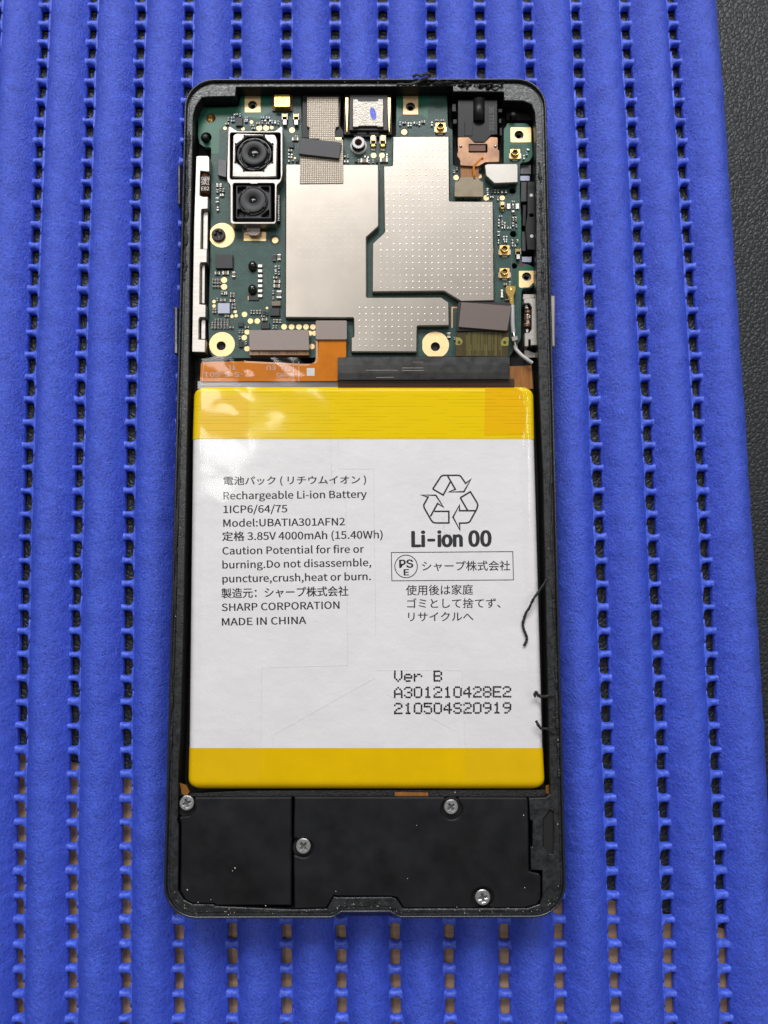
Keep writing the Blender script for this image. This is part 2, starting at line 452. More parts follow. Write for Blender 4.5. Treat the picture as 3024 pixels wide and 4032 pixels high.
class MB:
    def __init__(s):
        s.v, s.f, s.mi, s.sm, s.mats = [], [], [], [], []

    def m(s, mat):
        mat = M[mat]
        if mat not in s.mats:
            s.mats.append(mat)
        return s.mats.index(mat)

    def face(s, idx, k, smooth=False):
        s.f.append(idx); s.mi.append(k); s.sm.append(smooth)

    def prism(s, loops, z0, z1, mat, bev=0.0, side=None, bottom=False):
        """loops in mm: outline, then holes; flat top at z1, walls down to z0, edge chamfer bev"""
        k = s.m(mat); ks = s.m(side) if side else k
        lp = []
        for i, l in enumerate(loops):
            a = area2(l)
            if (i == 0) != (a > 0):
                l = list(reversed(l))
            lp.append(list(l))
        if abs(z1 - z0) < 1e-6:
            bev = 0
        flat, tops = [], []
        for l in lp:
            n = len(l)
            b0 = len(s.v)
            s.v += [(x, y, z0) for x, y in l]
            r1 = len(s.v)
            s.v += [(x, y, z1 - bev) for x, y in l]
            rt = r1
            if bev > 0:
                li = offset(l, bev)
                rt = len(s.v)
                s.v += [(x, y, z1) for x, y in li]
            else:
                li = l
            for i in range(n):
                j = (i + 1) % n
                s.face((b0 + i, b0 + j, r1 + j, r1 + i), ks)
                if bev > 0:
                    s.face((r1 + i, r1 + j, rt + j, rt + i), k)
            flat.append([Vector((x, y, 0)) for x, y in li])
            tops += list(range(rt, rt + n))
        for t in tessellate_polygon(flat):
            a, b, c = (tops[q] for q in t)
            va, vb, vc = (s.v[q] for q in (a, b, c))
            if (vb[0] - va[0]) * (vc[1] - va[1]) - (vb[1] - va[1]) * (vc[0] - va[0]) < 0:
                b, c = c, b
            s.face((a, b, c), k)
        return s

    def lathe(s, c, prof, mat, n=32, smooth=True, mats=None, a0=0.0, sx=1.0):
        k = s.m(mat)
        st = len(s.v)
        for r, z in prof:
            for i in range(n):
                a = a0 + 2 * math.pi * i / n
                s.v.append((c[0] + r * math.cos(a) * sx, c[1] + r * math.sin(a), z))
        for j in range(len(prof) - 1):
            kk = s.m(mats[j]) if mats else k
            for i in range(n):
                i2 = (i + 1) % n
                s.face((st + j * n + i, st + (j + 1) * n + i, st + (j + 1) * n + i2, st + j * n + i2)[::-1], kk, smooth)
        kk = s.m(mats[-1]) if mats else k
        s.face(tuple(st + (len(prof) - 1) * n + i for i in range(n)), kk, smooth)
        return s

    def tube(s, pts, rad, mat, n=8, smooth=True, flat=1.0):
        k = s.m(mat)
        pts = [Vector(p) for p in pts]
        N = len(pts)
        st = len(s.v)
        for i, p in enumerate(pts):
            d = (pts[min(i + 1, N - 1)] - pts[max(i - 1, 0)]).normalized()
            up = Vector((0, 0, 1)) if abs(d.z) < .9 else Vector((0, 1, 0))
            sd = d.cross(up).normalized(); u2 = sd.cross(d).normalized()
            r = rad[i] if isinstance(rad, (list, tuple)) else rad
            for q in range(n):
                a = 2 * math.pi * q / n
                w = p + sd * math.cos(a) * r + u2 * math.sin(a) * r * flat
                s.v.append(tuple(w))
        for i in range(N - 1):
            for q in range(n):
                q2 = (q + 1) % n
                s.face((st + i * n + q, st + i * n + q2, st + (i + 1) * n + q2, st + (i + 1) * n + q), k, smooth)
        s.face(tuple(st + q for q in range(n))[::-1], k)
        s.face(tuple(st + (N - 1) * n + q for q in range(n)), k)
        return s

    def grid(s, A, mat, smooth=True, flip=False):
        """A: array rows x cols x 3"""
        k = s.m(mat)
        r, c = A.shape[:2]
        st = len(s.v)
        s.v += [tuple(p) for p in A.reshape(-1, 3)]
        for i in range(r - 1):
            for j in range(c - 1):
                q = (st + i * c + j, st + i * c + j + 1, st + (i + 1) * c + j + 1, st + (i + 1) * c + j)
                s.face(q[::-1] if flip else q, k, smooth)
        return s

    def box(s, c, sz, mat, bev=0.0, ang=0.0):
        """c: centre x, y; sz: w, d, z0, z1"""
        w, d, z0, z1 = sz
        ca, sa = math.cos(ang), math.sin(ang)
        l = [(c[0] + x * ca - y * sa, c[1] + x * sa + y * ca) for x, y in ((-w / 2, -d / 2), (w / 2, -d / 2), (w / 2, d / 2), (-w / 2, d / 2))]
        return s.prism([l], z0, z1, mat, bev)

    def stroke(s, pts, w, z, mat, th=.012, closed=False):
        """a printed line: flat ribbon along pts (mm), width w"""
        n = len(pts)
        lft, rgt = [], []
        for i, p in enumerate(pts):
            p = Vector(p)
            a = Vector(pts[i - 1]) if (i > 0 or closed) else None
            b = Vector(pts[(i + 1) % n]) if (i < n - 1 or closed) else None
            e1 = (p - a).normalized() if a is not None else (b - p).normalized()
            e2 = (b - p).normalized() if b is not None else e1
            n1, n2 = Vector((-e1.y, e1.x)), Vector((-e2.y, e2.x))
            mm = n1 + n2
            mm = mm.normalized() if mm.length > 1e-4 else n1
            kk = min(1 / max(mm.dot(n1), .35), 2.2)
            lft.append(p + mm * w / 2 * kk); rgt.append(p - mm * w / 2 * kk)
        k = s.m(mat)
        st = len(s.v)
        s.v += [(q.x, q.y, z) for q in lft] + [(q.x, q.y, z) for q in rgt]
        for i in range(n if closed else n - 1):
            j = (i + 1) % n
            s.face((st + i, st + n + i, st + n + j, st + j), k)
        return s

    def mesh(s, name, base=(0, 0, -ZO)):
        me = bpy.data.meshes.new(name)
        if s.v:
            A = (np.array(s.v, dtype=float) - np.array(base)) * MM
            me.from_pydata(A.tolist(), [], s.f)
        for m in s.mats:
            me.materials.append(m)
        if s.f:
            me.polygons.foreach_set('material_index', s.mi)
            me.polygons.foreach_set('use_smooth', s.sm)
        me.update()
        return me

    def build(s, name, parent=None, label=None, kind=None):
        b = base_of(parent)
        o = bpy.data.objects.new(name, s.mesh(name, b))
        COL.objects.link(o)
        if parent is not None:
            o.parent = parent
        BASE[o.name] = b
        if label: o['label'] = label
        if kind: o['kind'] = kind
        return o


def thing(name, base, label, cat, group=None):
    o = bpy.data.objects.new(name, None)
    o.empty_display_size = .005
    o.location = (base[0] * MM, base[1] * MM, (base[2] + ZO) * MM)
    COL.objects.link(o)
    BASE[o.name] = base
    o['label'] = label; o['category'] = cat
    if group: o['group'] = group
    return o


def tag(o, label, cat, group=None):
    o['label'] = label; o['category'] = cat
    if group: o['group'] = group
    return o


def plate(name, parent, loop_px, z0, z1, mat, bev=.05, holes=(), r=0, label=None, side=None):
    """a flat part whose outline is given in photo pixels"""
    if r: loop_px = rounded(loop_px, r)
    return MB().prism([L(loop_px, z1)] + list(holes), z0, z1, mat, bev, side).build(name, parent, label)


# text ------------------------------------------------------------------
def load_font(fn):
    try:
        return bpy.data.fonts.load(bpy.utils.system_resource('DATAFILES', path='fonts') + '/' + fn)
    except Exception:
        return None


CAPH = {}
F_SANS = load_font('Noto Sans CJK Regular.woff2')
F_GROT = load_font('Inter.woff2')


def text_mesh(body, bold=0.0, font=None):
    cu = bpy.data.curves.new('lettering', 'FONT')
    cu.body = body
    cu.size = 1.0
    font = font or F_SANS
    if font: cu.font = font
    cu.resolution_u = 3
    o = bpy.data.objects.new('lettering', cu)
    COL.objects.link(o)
    bpy.context.view_layer.update()
    me = bpy.data.meshes.new_from_object(o.evaluated_get(bpy.context.evaluated_depsgraph_get()))
    v = np.array([tuple(q.co) for q in me.vertices])
    f = [tuple(p.vertices) for p in me.polygons]
    bpy.data.objects.remove(o); bpy.data.curves.remove(cu); bpy.data.meshes.remove(me)
    return v, f


def lettering(parent, body, p0, p1, height, z, mat='dark_ink', bold=0.0, ref=None, up=1.0, mb=None, zone=9, label=None):
    """a line of print from p0 to p1 (zone pixels, on the baseline); height = height of its capitals in zone pixels"""
    v, f = text_mesh(body, 0, F_GROT if bold > .02 else None)
    if not len(v):
        return None
    (x0, y0), (x1, y1) = Q(zone, p0, p1)
    h = height * ZONE[zone][2]
    lo, hi = v[:, 0].min(), v[:, 0].max()
    if ref == 'box':
        b0, b1 = v[:, 1].min(), v[:, 1].max()
    else:
        kf = bold > .02
        if kf not in CAPH: CAPH[kf] = text_mesh('H', 0, F_GROT if kf else None)[0][:, 1].max()
        b0, b1 = 0.0, CAPH[kf]
    ex, ey = (x1 - x0), (y1 - y0)
    ln = math.hypot(ex, ey)
    nx, ny = ey / ln * up, -ex / ln * up           # 'up' of the letters in the photo
    m = mb or MB()
    k = m.m(mat)
    shifts = [(0, 0)]
    if bold:
        shifts = [(bold * math.cos(a) * .9, bold * math.sin(a) * .45) for a in np.linspace(0, 2 * math.pi, 9)[:-1]]
    for i_, (sx, sy) in enumerate(shifts):
        st = len(m.v)
        for x, y, _ in v:
            t = (x + sx - lo) / (hi - lo); q = (y + sy - b0) / (b1 - b0) * h
            px, py = x0 + ex * t + nx * q, y0 + ey * t + ny * q
            m.v.append((*P(px, py, z), z + .0008 * i_))
        for q in f:
            m.face(tuple(st + i for i in q), k)
    if mb is None:
        return m.build('lettering', parent, label)


def noise1(n, seed, amp=1.0, step=6):
    r = np.random.RandomState(seed)
    k = r.uniform(-1, 1, n // step + 4)
    x = np.arange(n) / step
    i = x.astype(int); t = x - i; t = t * t * (3 - 2 * t)
    return amp * (k[i] * (1 - t) + k[i + 1] * t)


def noise2(shape, cell, seed):
    r = np.random.RandomState(seed)
    H, W = shape
    g = r.uniform(-1, 1, (int(H / cell[0]) + 3, int(W / cell[1]) + 3))
    y = np.arange(H) / cell[0]; x = np.arange(W) / cell[1]
    yi = y.astype(int); xi = x.astype(int)
    ty = (y - yi)[:, None]; tx = (x - xi)[None, :]
    ty = ty * ty * (3 - 2 * ty); tx = tx * tx * (3 - 2 * tx)
    a = g[yi][:, xi]; b = g[yi][:, xi + 1]; c = g[yi + 1][:, xi]; d = g[yi + 1][:, xi + 1]
    return (a * (1 - tx) + b * tx) * (1 - ty) + (c * (1 - tx) + d * tx) * ty


# ------------------------------------------------------------------ table, leather pad
ZR = -8.0        # top of the ribs = underside of the phone
ZS = -11.0       # top of the mesh strands
ZB = -12.5       # underside of the mat
ZL = -12.7       # top of the leather
ZT = -ZO         # table top
MB().grid(np.array([[(-900, -700, ZT), (900, -700, ZT)], [(-900, 700, ZT), (900, 700, ZT)]], float), 'wood').build('tabletop', None, kind='structure')
e0, e1 = P(60, 2945, ZL), P(2869, 3665, ZL)
ex = Vector((e1[0] - e0[0], e1[1] - e0[1])).normalized()
ln = lambda t, up: (e0[0] + ex.x * t - ex.y * up, e0[1] + ex.y * t + ex.x * up)
pad_loop = rounded([ln(-160, 0), ln(330, 0), ln(330, 260), ln(-160, 260)], 6)
o = MB().prism([pad_loop], ZT, ZL, 'leather', .5).build('desk_pad')
tag(o, 'black grained leather desk pad lying under the blue ribbed mat', 'desk pad')

# ------------------------------------------------------------------ the ribbed foam mat
TOPX = [170, 359, 549, 738, 930, 1126, 1318, 1507, 1699, 1892, 2083, 2273, 2468, 2656]
BOTX = [64, 273, 487, 698, 911, 1125, 1345, 1560, 1775, 1994, 2215, 2433, 2650, 2867]


def gap_px(k, y):
    """photo x of the k-th gap between ribs at photo y"""
    def at(T, k):
        if k < 0: return T[0] + k * (T[1] - T[0])
        if k > 13: return T[13] + (k - 13) * (T[13] - T[12])
        return T[k]
    t = (y - 45) / (4000 - 45)
    bow = -21 + 38 * k / 13.0
    return at(TOPX, k) * (1 - t) + at(BOTX, k) * t + bow * (1 - (2 * t - 1) ** 2)


ZG = -10.2       # height at which the gap centres were read
mat = thing('grip_mat', (0, 0, ZB), 'blue foam grip mat of parallel padded ribs, lying under the opened phone', 'mat')
YS = np.linspace(-420, 4460, 560)
NU = 26
for k in range(-2, 15):
    xl = np.array([P(gap_px(k - 1, y), y, ZG) for y in YS])
    xr = np.array([P(gap_px(k, y), y, ZG) for y in YS])
    if k == 14:
        ed = lambda y: np.interp(y, [-500, 0, 298, 695, 1800, 2495, 4500], [2806, 2833, 2858, 2883, 2957, 3000, 3118])
        xr = np.array([P(ed(y), y, ZG) for y in YS])
    gl = .92 + noise1(len(YS), 100 + k, .10, 9) + noise1(len(YS), 300 + k, .05, 3)
    gr = .92 + noise1(len(YS), 101 + k + 50, .10, 9) + noise1(len(YS), 400 + k, .05, 3)
    if k == 14: gr = gr * 0 + noise1(len(YS), 77, .10, 5)
    a = xl[:, 0] + gl; b = xr[:, 0] - gr
    cx, hw = (a + b) / 2, (b - a) / 2
    # cross-section: left wall, dome, right wall
    u = np.concatenate([[-1, -1, -.995], np.sin(np.linspace(-1.42, 1.42, NU)) / math.sin(1.42) * .985, [.995, 1, 1]])
    zz = np.concatenate([[ZB, -11.9, -11.6], ZR - 3.6 * np.abs(u[3:-3]) ** 2.05, [-11.6, -11.9, ZB]])
    A = np.zeros((len(YS), len(u), 3))
    A[:, :, 0] = cx[:, None] + hw[:, None] * u[None, :]
    A[:, :, 1] = xl[:, 1][:, None] * .5 + xr[:, 1][:, None] * .5
    A[:, :, 2] = zz[None, :]
    nz = noise2(A.shape[:2], (9, 7), 500 + k) * .13 + noise2(A.shape[:2], (1.5, 1.5), 900 + k) * .03
    A[:, 2:-2, 2] += nz[:, 2:-2]
    A[:, 1:-1, 0] += noise2(A.shape[:2], (3, 4), 700 + k)[:, 1:-1] * .06
    A[:, 3:-3, 2] = np.minimum(A[:, 3:-3, 2], ZR + .12)
    MB().grid(A, 'foam', True).build('rib', mat)

IDX = [0, 1, 2, 3, 4, 5, 6, 18, 19, 20, 33, 34, 40, 41, 42, 43, 44]
HY = [53, 126, 200, 274, 352, 431, 511, 1527, 1617, 1706, 2905, 3002, 3584, 3676, 3770, 3870, 3968]
poly = np.polyfit(IDX, HY, 4)
for r in range(-4, 49):
    yp = np.polyval(poly, r + .5) if -1 <= r <= 45 else (np.polyval(poly, -.5) + (r + 1) * 73 if r < 0 else np.polyval(poly, 45.5) + (r - 45) * 97)
    yn = [np.polyval(poly, r + .5 + q) if -1 <= r <= 44 else yp + q * (73 if r < 0 else 97) for q in (-.5, .5)]
    rows = []
    for k in range(-3, 14):
        # the web across one gap: solid under the ribs, cut by a rounded hole above and below
        gx_ = gap_px(k, yp)
        c = P(gx_, yp, ZS)
        up, dn = P(gx_, yn[0], ZS)[1] - c[1], c[1] - P(gx_, yn[1], ZS)[1]
        au, ad, bb = up - RNG.uniform(.48, .78), dn - RNG.uniform(.48, .78), RNG.uniform(1.2, 1.42)
        sk, yo = RNG.uniform(-.12, .12), RNG.uniform(-.1, .1)
        for d in (-4.2, -1.6, -1.42, -1.32, -1.22, -1.08, -.9, -.75, -.55, -.3, 0, .3, .55, .75, .9, 1.08, 1.22, 1.32, 1.42, 1.6, 4.2):
            hole = max(0.0, 1 - min(1.0, abs(d) / bb) ** 2.7) ** (1 / 2.7)
            yu, yd = up - au * hole + .01, dn - ad * hole + .01
            fl = min(1.0, abs(d) / 1.1)
            zt = ZS - .05 * fl ** 2 + RNG.uniform(-.03, .03)
            ed = .45 if hole > 0 else .02
            y0 = c[1] + yo * (1 - fl) + sk * d * (1 - fl)
            rows.append([(c[0] + d, y0 + yu, ZB + .1), (c[0] + d, y0 + yu * .97, zt - ed), (c[0] + d, y0 + yu * .6, zt - .06 * (hole > 0)), (c[0] + d, y0, zt),
                         (c[0] + d, y0 - yd * .6, zt - .06 * (hole > 0)), (c[0] + d, y0 - yd * .97, zt - ed), (c[0] + d, y0 - yd, ZB + .1)])
    MB().grid(np.array(rows), 'strand', True, flip=True).build('cross_strand', mat)

# ------------------------------------------------------------------ the phone: frame
pc = P(1438, 2000, -8)
phone = thing('smartphone', (pc[0], pc[1], ZR), 'black smartphone with its back removed, showing circuit board and battery', 'smartphone')
OUT = [(725.5, 306), (2152.5, 304), (2236, 3619), (636.5, 3623)]       # photo corners of the rim
OL = L(OUT, -.0)
R0 = 5.9


def frame_loop(ins, z, nseg=8):
    """the frame's outline, inset by ins mm, with the dip at the charging end"""
    c = offset(list(reversed(OL)), ins)
    c = list(reversed(c))
    out = []
    N = 4
    r = max(R0 - ins, .3)
    for i in range(N):
        p, a, b = Vector(c[i]), Vector(c[i - 1]), Vector(c[(i + 1) % N])
        da, db = (a - p).normalized(), (b - p).normalized()
        ctr = p + da * r + db * r
        for k in range(nseg + 1):
            t = math.pi / 2 * k / nseg
            q = ctr - db * r * math.cos(t) - da * r * math.sin(t)
            out.append((q.x, q.y))
        if i == 2:
            xa, xb = P(1330, 3620, 0)[0], P(1550, 3620, 0)[0]
            y = c[2][1]
            dip = .95 if z > -1.6 else 0.0
            for x, d in ((xb + 1.2, 0), (xb + .4, .35), (xb - .6, 1), (xa + .6, 1), (xa - .4, .35), (xa - 1.2, 0)):
                tt = (x - c[2][0]) / (c[3][0] - c[2][0])
                out.append((x, c[2][1] + (c[3][1] - c[2][1]) * tt + dip * d))
    return out


prof = [(.95, -8.0), (.35, -7.7), (.05, -7.0), (-.05, -5.5), (-.05, -1.7), (.0, -1.2), (.06, -.5), (.18, -.12), (.34, 0), (.5, -.04), (.58, -.3), (.66, -.75), (1.3, -.8)]
mb = MB()
rings = [frame_loop(i, z) for i, z in prof]
n = len(rings[0])
kM = mb.m('black_metal'); kG = mb.m('ledge')
for l, (i, z) in zip(rings, prof):
    mb.v += [(x, y, z) for x, y in l]
for j in range(len(prof) - 1):
    for q in range(n):
        q2 = (q + 1) % n
        mb.face((j * n + q, (j + 1) * n + q, (j + 1) * n + q2, j * n + q2), kM if j < 10 else kG, j < 10)
frame = mb.build('frame', phone, 'blue-black metal frame round the phone')

# the flat inner ledge where the back cover was glued
inner = (Q(1, (235, 700), (238, 520), (268, 410), (340, 308), (420, 298), (728, 292), (742, 186)) +
         Q(2, (1659, 178)) + Q(3, (480, 168), (486, 238), (1074, 242), (1080, 342), (1300, 346), (1400, 385), (1438, 480), (1450, 700), (1452, 1200)) +
         [(2112, 1177), (2122, 1515), (2138, 1863), (2151, 2427), (2160, 2800), (2167, 3128)] +
         Q(14, (1440, 160), (1310, 166), (1318, 330), (1338, 345), (1338, 540), (1323, 548), (1325, 722), (1415, 728), (1415, 930), (1395, 990), (1300, 1022),
           (330, 1026), (276, 950), (240, 935)) +
         Q(13, (1462, 985), (1440, 978), (1385, 1078), (1092, 1084), (470, 1056), (455, 1042), (285, 1040), (215, 1005), (165, 930), (172, 400), (158, 355), (166, 310)) +
         [(701, 3060), (709, 2900), (721, 2500), (735, 1800), (742, 1500), (748, 1000)])
ledge_out = frame_loop(.95, -.5)
hexhole = Q(14, (1421, 325), (1476, 256), (1500, 268), (1505, 500), (1496, 600), (1470, 598), (1422, 545))
mb = MB()
mb.prism([ledge_out, L(inner, -.55), L(hexhole, -.55)], -5.6, -.55, 'ledge', .12, side='black_plastic')
mb.build('glue_ledge', frame, 'scuffed black ledge streaked with old adhesive')
plate('hex_pocket', frame, rounded(hexhole, 4), -1.4, -.95, 'black_matte', .02)
# left and right long glue beads, ragged
for pts, sd in (([(711, 1650), (702, 1900), (692, 2250), (682, 2560), (673, 2830), (668, 3000)], 3), ([(2124, 640), (2134, 900), (2139, 1177)], 5),
                ([(2167, 1900), (2176, 2300), (2183, 2540)], 6), ([(742, 520), (735, 800), (727, 1100)], 8),
                ([(2190, 2620), (2196, 2900), (2200, 3060)], 9)):
    n = 70
    ts = np.linspace(0, 1, n)
    xs = np.interp(ts, np.linspace(0, 1, len(pts)), [p[0] for p in pts]) + noise1(n, sd, 3.0, 3)
    ys = np.interp(ts, np.linspace(0, 1, len(pts)), [p[1] for p in pts])
    rr = list(np.clip(.28 + noise1(n, sd + 30, .12, 2) + noise1(n, sd + 60, .07, 1), .1, .6))
    MB().tube([(*P(x, y, -.5), -.55 + q * .2) for x, y, q in zip(xs, ys, noise1(n, sd + 9, 1, 4))], rr, 'glue', 7, False, .7).build('adhesive_bead', frame)
# torn glue on the top edge
mb = MB()
for i in range(38):
    x = random.uniform(1640, 1985); y = 328 + random.gauss(0, 4) + (8 if x > 1790 else 0) * random.random() * 2
    c = P(x, y, -.3)
    a = random.uniform(0, 3.1); l = random.uniform(.3, 1.1)
    mb.tube([(c[0] - l * math.cos(a), c[1] - l * .3 * math.sin(a), -.5), (c[0], c[1], -.2 + random.uniform(0, .3)), (c[0] + l * math.cos(a), c[1] + l * .3 * math.sin(a), -.5)],
            [.1, random.uniform(.1, .34), .06], 'glue', 6, False)
mb.build('torn_adhesive', frame, 'torn lumps of black adhesive along the top edge', 'stuff')
# pale dust in the groove
mb = MB()
lp = [tuple(Vector(a).lerp(Vector(b), t / 12)) for a, b in zip(frame_loop(1.2, 0, 3), frame_loop(1.2, 0, 3)[1:]) for t in range(12) if (Vector(a) - Vector(b)).length > 3 or t % 5 == 0]
for i in range(170):
    q = random.randrange(len(lp)); p = Vector(lp[q]); r = Vector(lp[(q + 1) % len(lp)])
    t = p.lerp(r, random.random())
    if t.y > 40 and random.random() < .7: continue
    s_ = random.choice([.03, .04, .05, .08])
    c = (t.x + random.gauss(0, .3), t.y + random.gauss(0, .3))
    mb.box(c, (s_, s_ * random.uniform(.6, 2.2), -.5, -.42 + s_), 'dust', 0, random.uniform(0, 3))
for zn, x, y, d in ((13, 633, 742, .16), (13, 243, 920, .14), (13, 883, 1050, .12), (13, 1457, 933, .10), (13, 435, 1000, .08), (13, 612, 765, .10), (14, 1268, 296, .12), (14, 1276, 860, .10), (14, 735, 118, .12), (14, 436, 375, .08), (14, 365, 788, .08), (13, 332, 1022, .10)):
    c = P(*Q(zn, (x, y))[0], -.7)
    mb.box(c, (d, d * 1.3, -.76, -.70), 'dust', 0, random.uniform(0, 3))
mb.build('dust', frame, None, 'stuff')
# side keys
for (x, y0, y1, w, mt, lb) in ((705, 648, 806, 7, 'black_metal', 'dark blue-black key on the upper left edge'), (693, 1206, 1393, 8, 'black_metal', 'dark blue-black key on the left edge beside the battery top'), (2175, 1162, 1366, 12, 'silver', 'polished silver power key on the right edge')):
    lp = rounded([(x - w, y0), (x + w, y0), (x + w, y1), (x - w, y1)], 5)
    mb = MB(); mb.prism([L(lp, -2.2)], -5.0, -2.2, mt, .2); mb.build('side_key', frame, lb)

floor_lp = frame_loop(1.4, -5)
MB().prism([floor_lp], -6.2, -5.5, 'black_matte', 0).build('chassis_plate', phone)

# ------------------------------------------------------------------ circuit board
ZP = -3.4
board_px = (rounded(Q(1, (295, 560), (345, 425), (770, 412), (785, 300), (850, 258), (1500, 258), (1508, 757)) + Q(2, (690, 775), (1250, 770), (1300, 760), (1305, 283)) +
            Q(3, (415, 283), (425, 640), (445, 672), (480, 674), (484, 1104), (1076, 1104), (1076, 672), (1100, 650), (1112, 606), (1340, 605), (1403, 660), (1415, 1000), (1370, 1060), (1270, 1070), (1265, 1290), (1276, 1640)) +
            Q(6, (1193, 20), (1197, 585), (1290, 598), (1350, 640), (1356, 800), (1315, 872), (1212, 880), (1195, 920), (1190, 1470), (1150, 1530), (1060, 1668)) +
            Q(4, (690, 1690), (480, 1690), (425, 1610), (416, 1300), (440, 410)) + Q(1, (447, 890), (372, 890), (312, 850), (293, 760)), 9))
hole_spec = [(1, 445, 550, 52), (1, 390, 775, 62), (3, 1180, 1395, 38), (6, 1100, 240, 38), (6, 1112, 612, 34), (1, 930, 395, 52), (2, 1470, 415, 54), (3, 1255, 745, 54),
             (6, 1255, 740, 54), (4, 565, 1545, 54), (6, 190, 1555, 54)]
mb = MB()
mb.prism([L(board_px, ZP)] + [disc(zn, x, y, r, ZP, 20) for zn, x, y, r in hole_spec], ZP - .8, ZP, 'pcb', .05)
board = mb.build('circuit_board', phone, 'green main circuit board crowded with tiny components')
e = .012


def bplate(name, loop, h, mat, bev=.03, **kw):
    return plate(name, board, loop, ZP, ZP + h, mat, bev, **kw)


# bright green clear zones round the antennas
def light_zone(loop, holes=()):
    plate('antenna_zone', board, loop, ZP + .002, ZP + .015, 'pcb_light', 0, holes=[disc(zn, x, y, r, ZP, 20) for zn, x, y, r in holes])


light_zone(rounded(Q(1, (300, 560), (348, 430), (775, 418), (790, 306), (852, 264), (1160, 264), (1160, 460), (1010, 560), (690, 500), (640, 620), (545, 680), (540, 965), (452, 965), (450, 884), (375, 884), (316, 846), (298, 760)), 6),
           [(1, 445, 550, 58), (1, 390, 775, 66), (1, 930, 395, 56)])
light_zone(Q(2, (1308, 290), (1388, 290), (1388, 505), (1340, 545), (1308, 620)))
light_zone(Q(3, (76, 290), (195, 290), (190, 560), (130, 520), (78, 505)))
light_zone(rounded(Q(3, (1080, 678), (1104, 655), (1116, 612), (1338, 611), (1398, 664), (1410, 998), (1368, 1054), (1290, 1060), (1290, 860), (1150, 860), (1140, 1000), (1080, 1060)), 5), [(3, 1255, 745, 58)])
light_zone(rounded(Q(6, (1150, 0), (1188, 20), (1192, 585), (1286, 604), (1344, 645), (1350, 798), (1312, 866), (1208, 874), (1150, 900), (1140, 640), (1170, 590)), 4), [(6, 1255, 740, 58)])

# gold screw pads
for loop, hole, lb in ((rect(1, 840, 265, 1025, 480), (1, 930, 395, 52), 'square gold pad in the upper left of the board'), (rect(2, 1385, 290, 1560, 505), (2, 1470, 415, 54), 'square gold pad between charging port and audio jack'),
                       (rounded(rect(3, 1155, 655, 1397, 830), 5), (3, 1255, 745, 54), 'square gold pad right of the audio jack'),
                       (rounded(Q(6, (1165, 670), (1342, 670), (1342, 800), (1282, 862), (1178, 868), (1165, 852)), 4), (6, 1255, 740, 54), 'gold pad with one cut corner on the right edge')):
    zt = ZP + .05
    MB().prism([L(loop, zt), disc(*hole, zt, 20)], ZP, zt, 'pad', .015).build('screw_pad', board, lb)
    c = disc(*hole, ZP - .4, 20)
    MB().prism([c, offset(c, disc(*hole, 0, 20)[0][0] * 0 + .45)], ZP - 1.3, ZP - .75, 'bracket', .1).build('screw_boss', board)


def washer(zn, x, y, r, hole, cut, lb):
    zt = ZP + .06
    (px, py), = Q(zn, (x, y))
    c = P(px, py, zt); rr = r * ZONE[zn][2] * mmpx(px, py, zt)
    lp = circle(c, rr, 48)
    cc = [P(*Q(zn, q)[0], zt) for q in cut]
    xmin, ymin, ymax = cc[0][0], cc[1][1], cc[2][1]
    lp = [(max(px_, xmin), min(max(py_, ymin), ymax)) for px_, py_ in lp]
    lp = [p for i, p in enumerate(lp) if (Vector(p) - Vector(lp[i - 1])).length > 1e-4]
    h = [disc(zn, *hole, zt, 20)] if hole else []
    MB().prism([lp] + h, ZP, zt, 'pad', .015).build('screw_pad', board, lb)
    if hole:
        MB().lathe(P(*Q(zn, hole[:2])[0], ZP), [(rr * .42, ZP), (rr * .36, ZP - .3), (rr * .3, ZP - 1.2), (rr * .05, ZP - 1.25)], 'inner_grey', 20).build('screw_boss', board)


washer(4, 575, 255, 150, None, ((443, 0), (0, 405), (0, 100)), 'round gold pad under the black screw')
washer(4, 575, 1530, 150, (565, 1545, 54), ((427, 0), (0, 1668), (0, 1380)), 'round gold pad with an empty hole, lower left')
washer(6, 190, 1535, 160, (190, 1555, 54), ((30, 0), (0, 1668), (0, 1370)), 'round gold pad with an empty hole, beside the black tape')


def screw(parent, zn, x, y, r, z, mat, ang, lb=None, dark='screw_black'):
    (px, py), = Q(zn, (x, y))
    c = P(px, py, z)
    R = r * ZONE[zn][2] * mmpx(px, py, z)
    # cross recess cut as a real hole in the head
    a, b = R * .17, R * .56
    cr = [(a, a), (a, b), (-a, b), (-a, a), (-b, a), (-b, -a), (-a, -a), (-a, -b), (a, -b), (a, -a), (b, -a), (b, a)]
    ca, sa = math.cos(ang), math.sin(ang)
    cr = [(c[0] + x_ * ca - y_ * sa, c[1] + x_ * sa + y_ * ca) for x_, y_ in cr]
    mb = MB()
    mb.prism([circle(c, R, 32), cr], z - .55, z, mat, R * .10)
    mb.lathe(c, [(R * .6, z - .34), (R * .05, z - .5)], dark, 16)
    return mb.build('screw', parent, lb)


screw(board, 4, 530, 245, 80, ZP + .62, 'screw_black', .35, 'black cross-head screw in the gold pad left of the cameras')

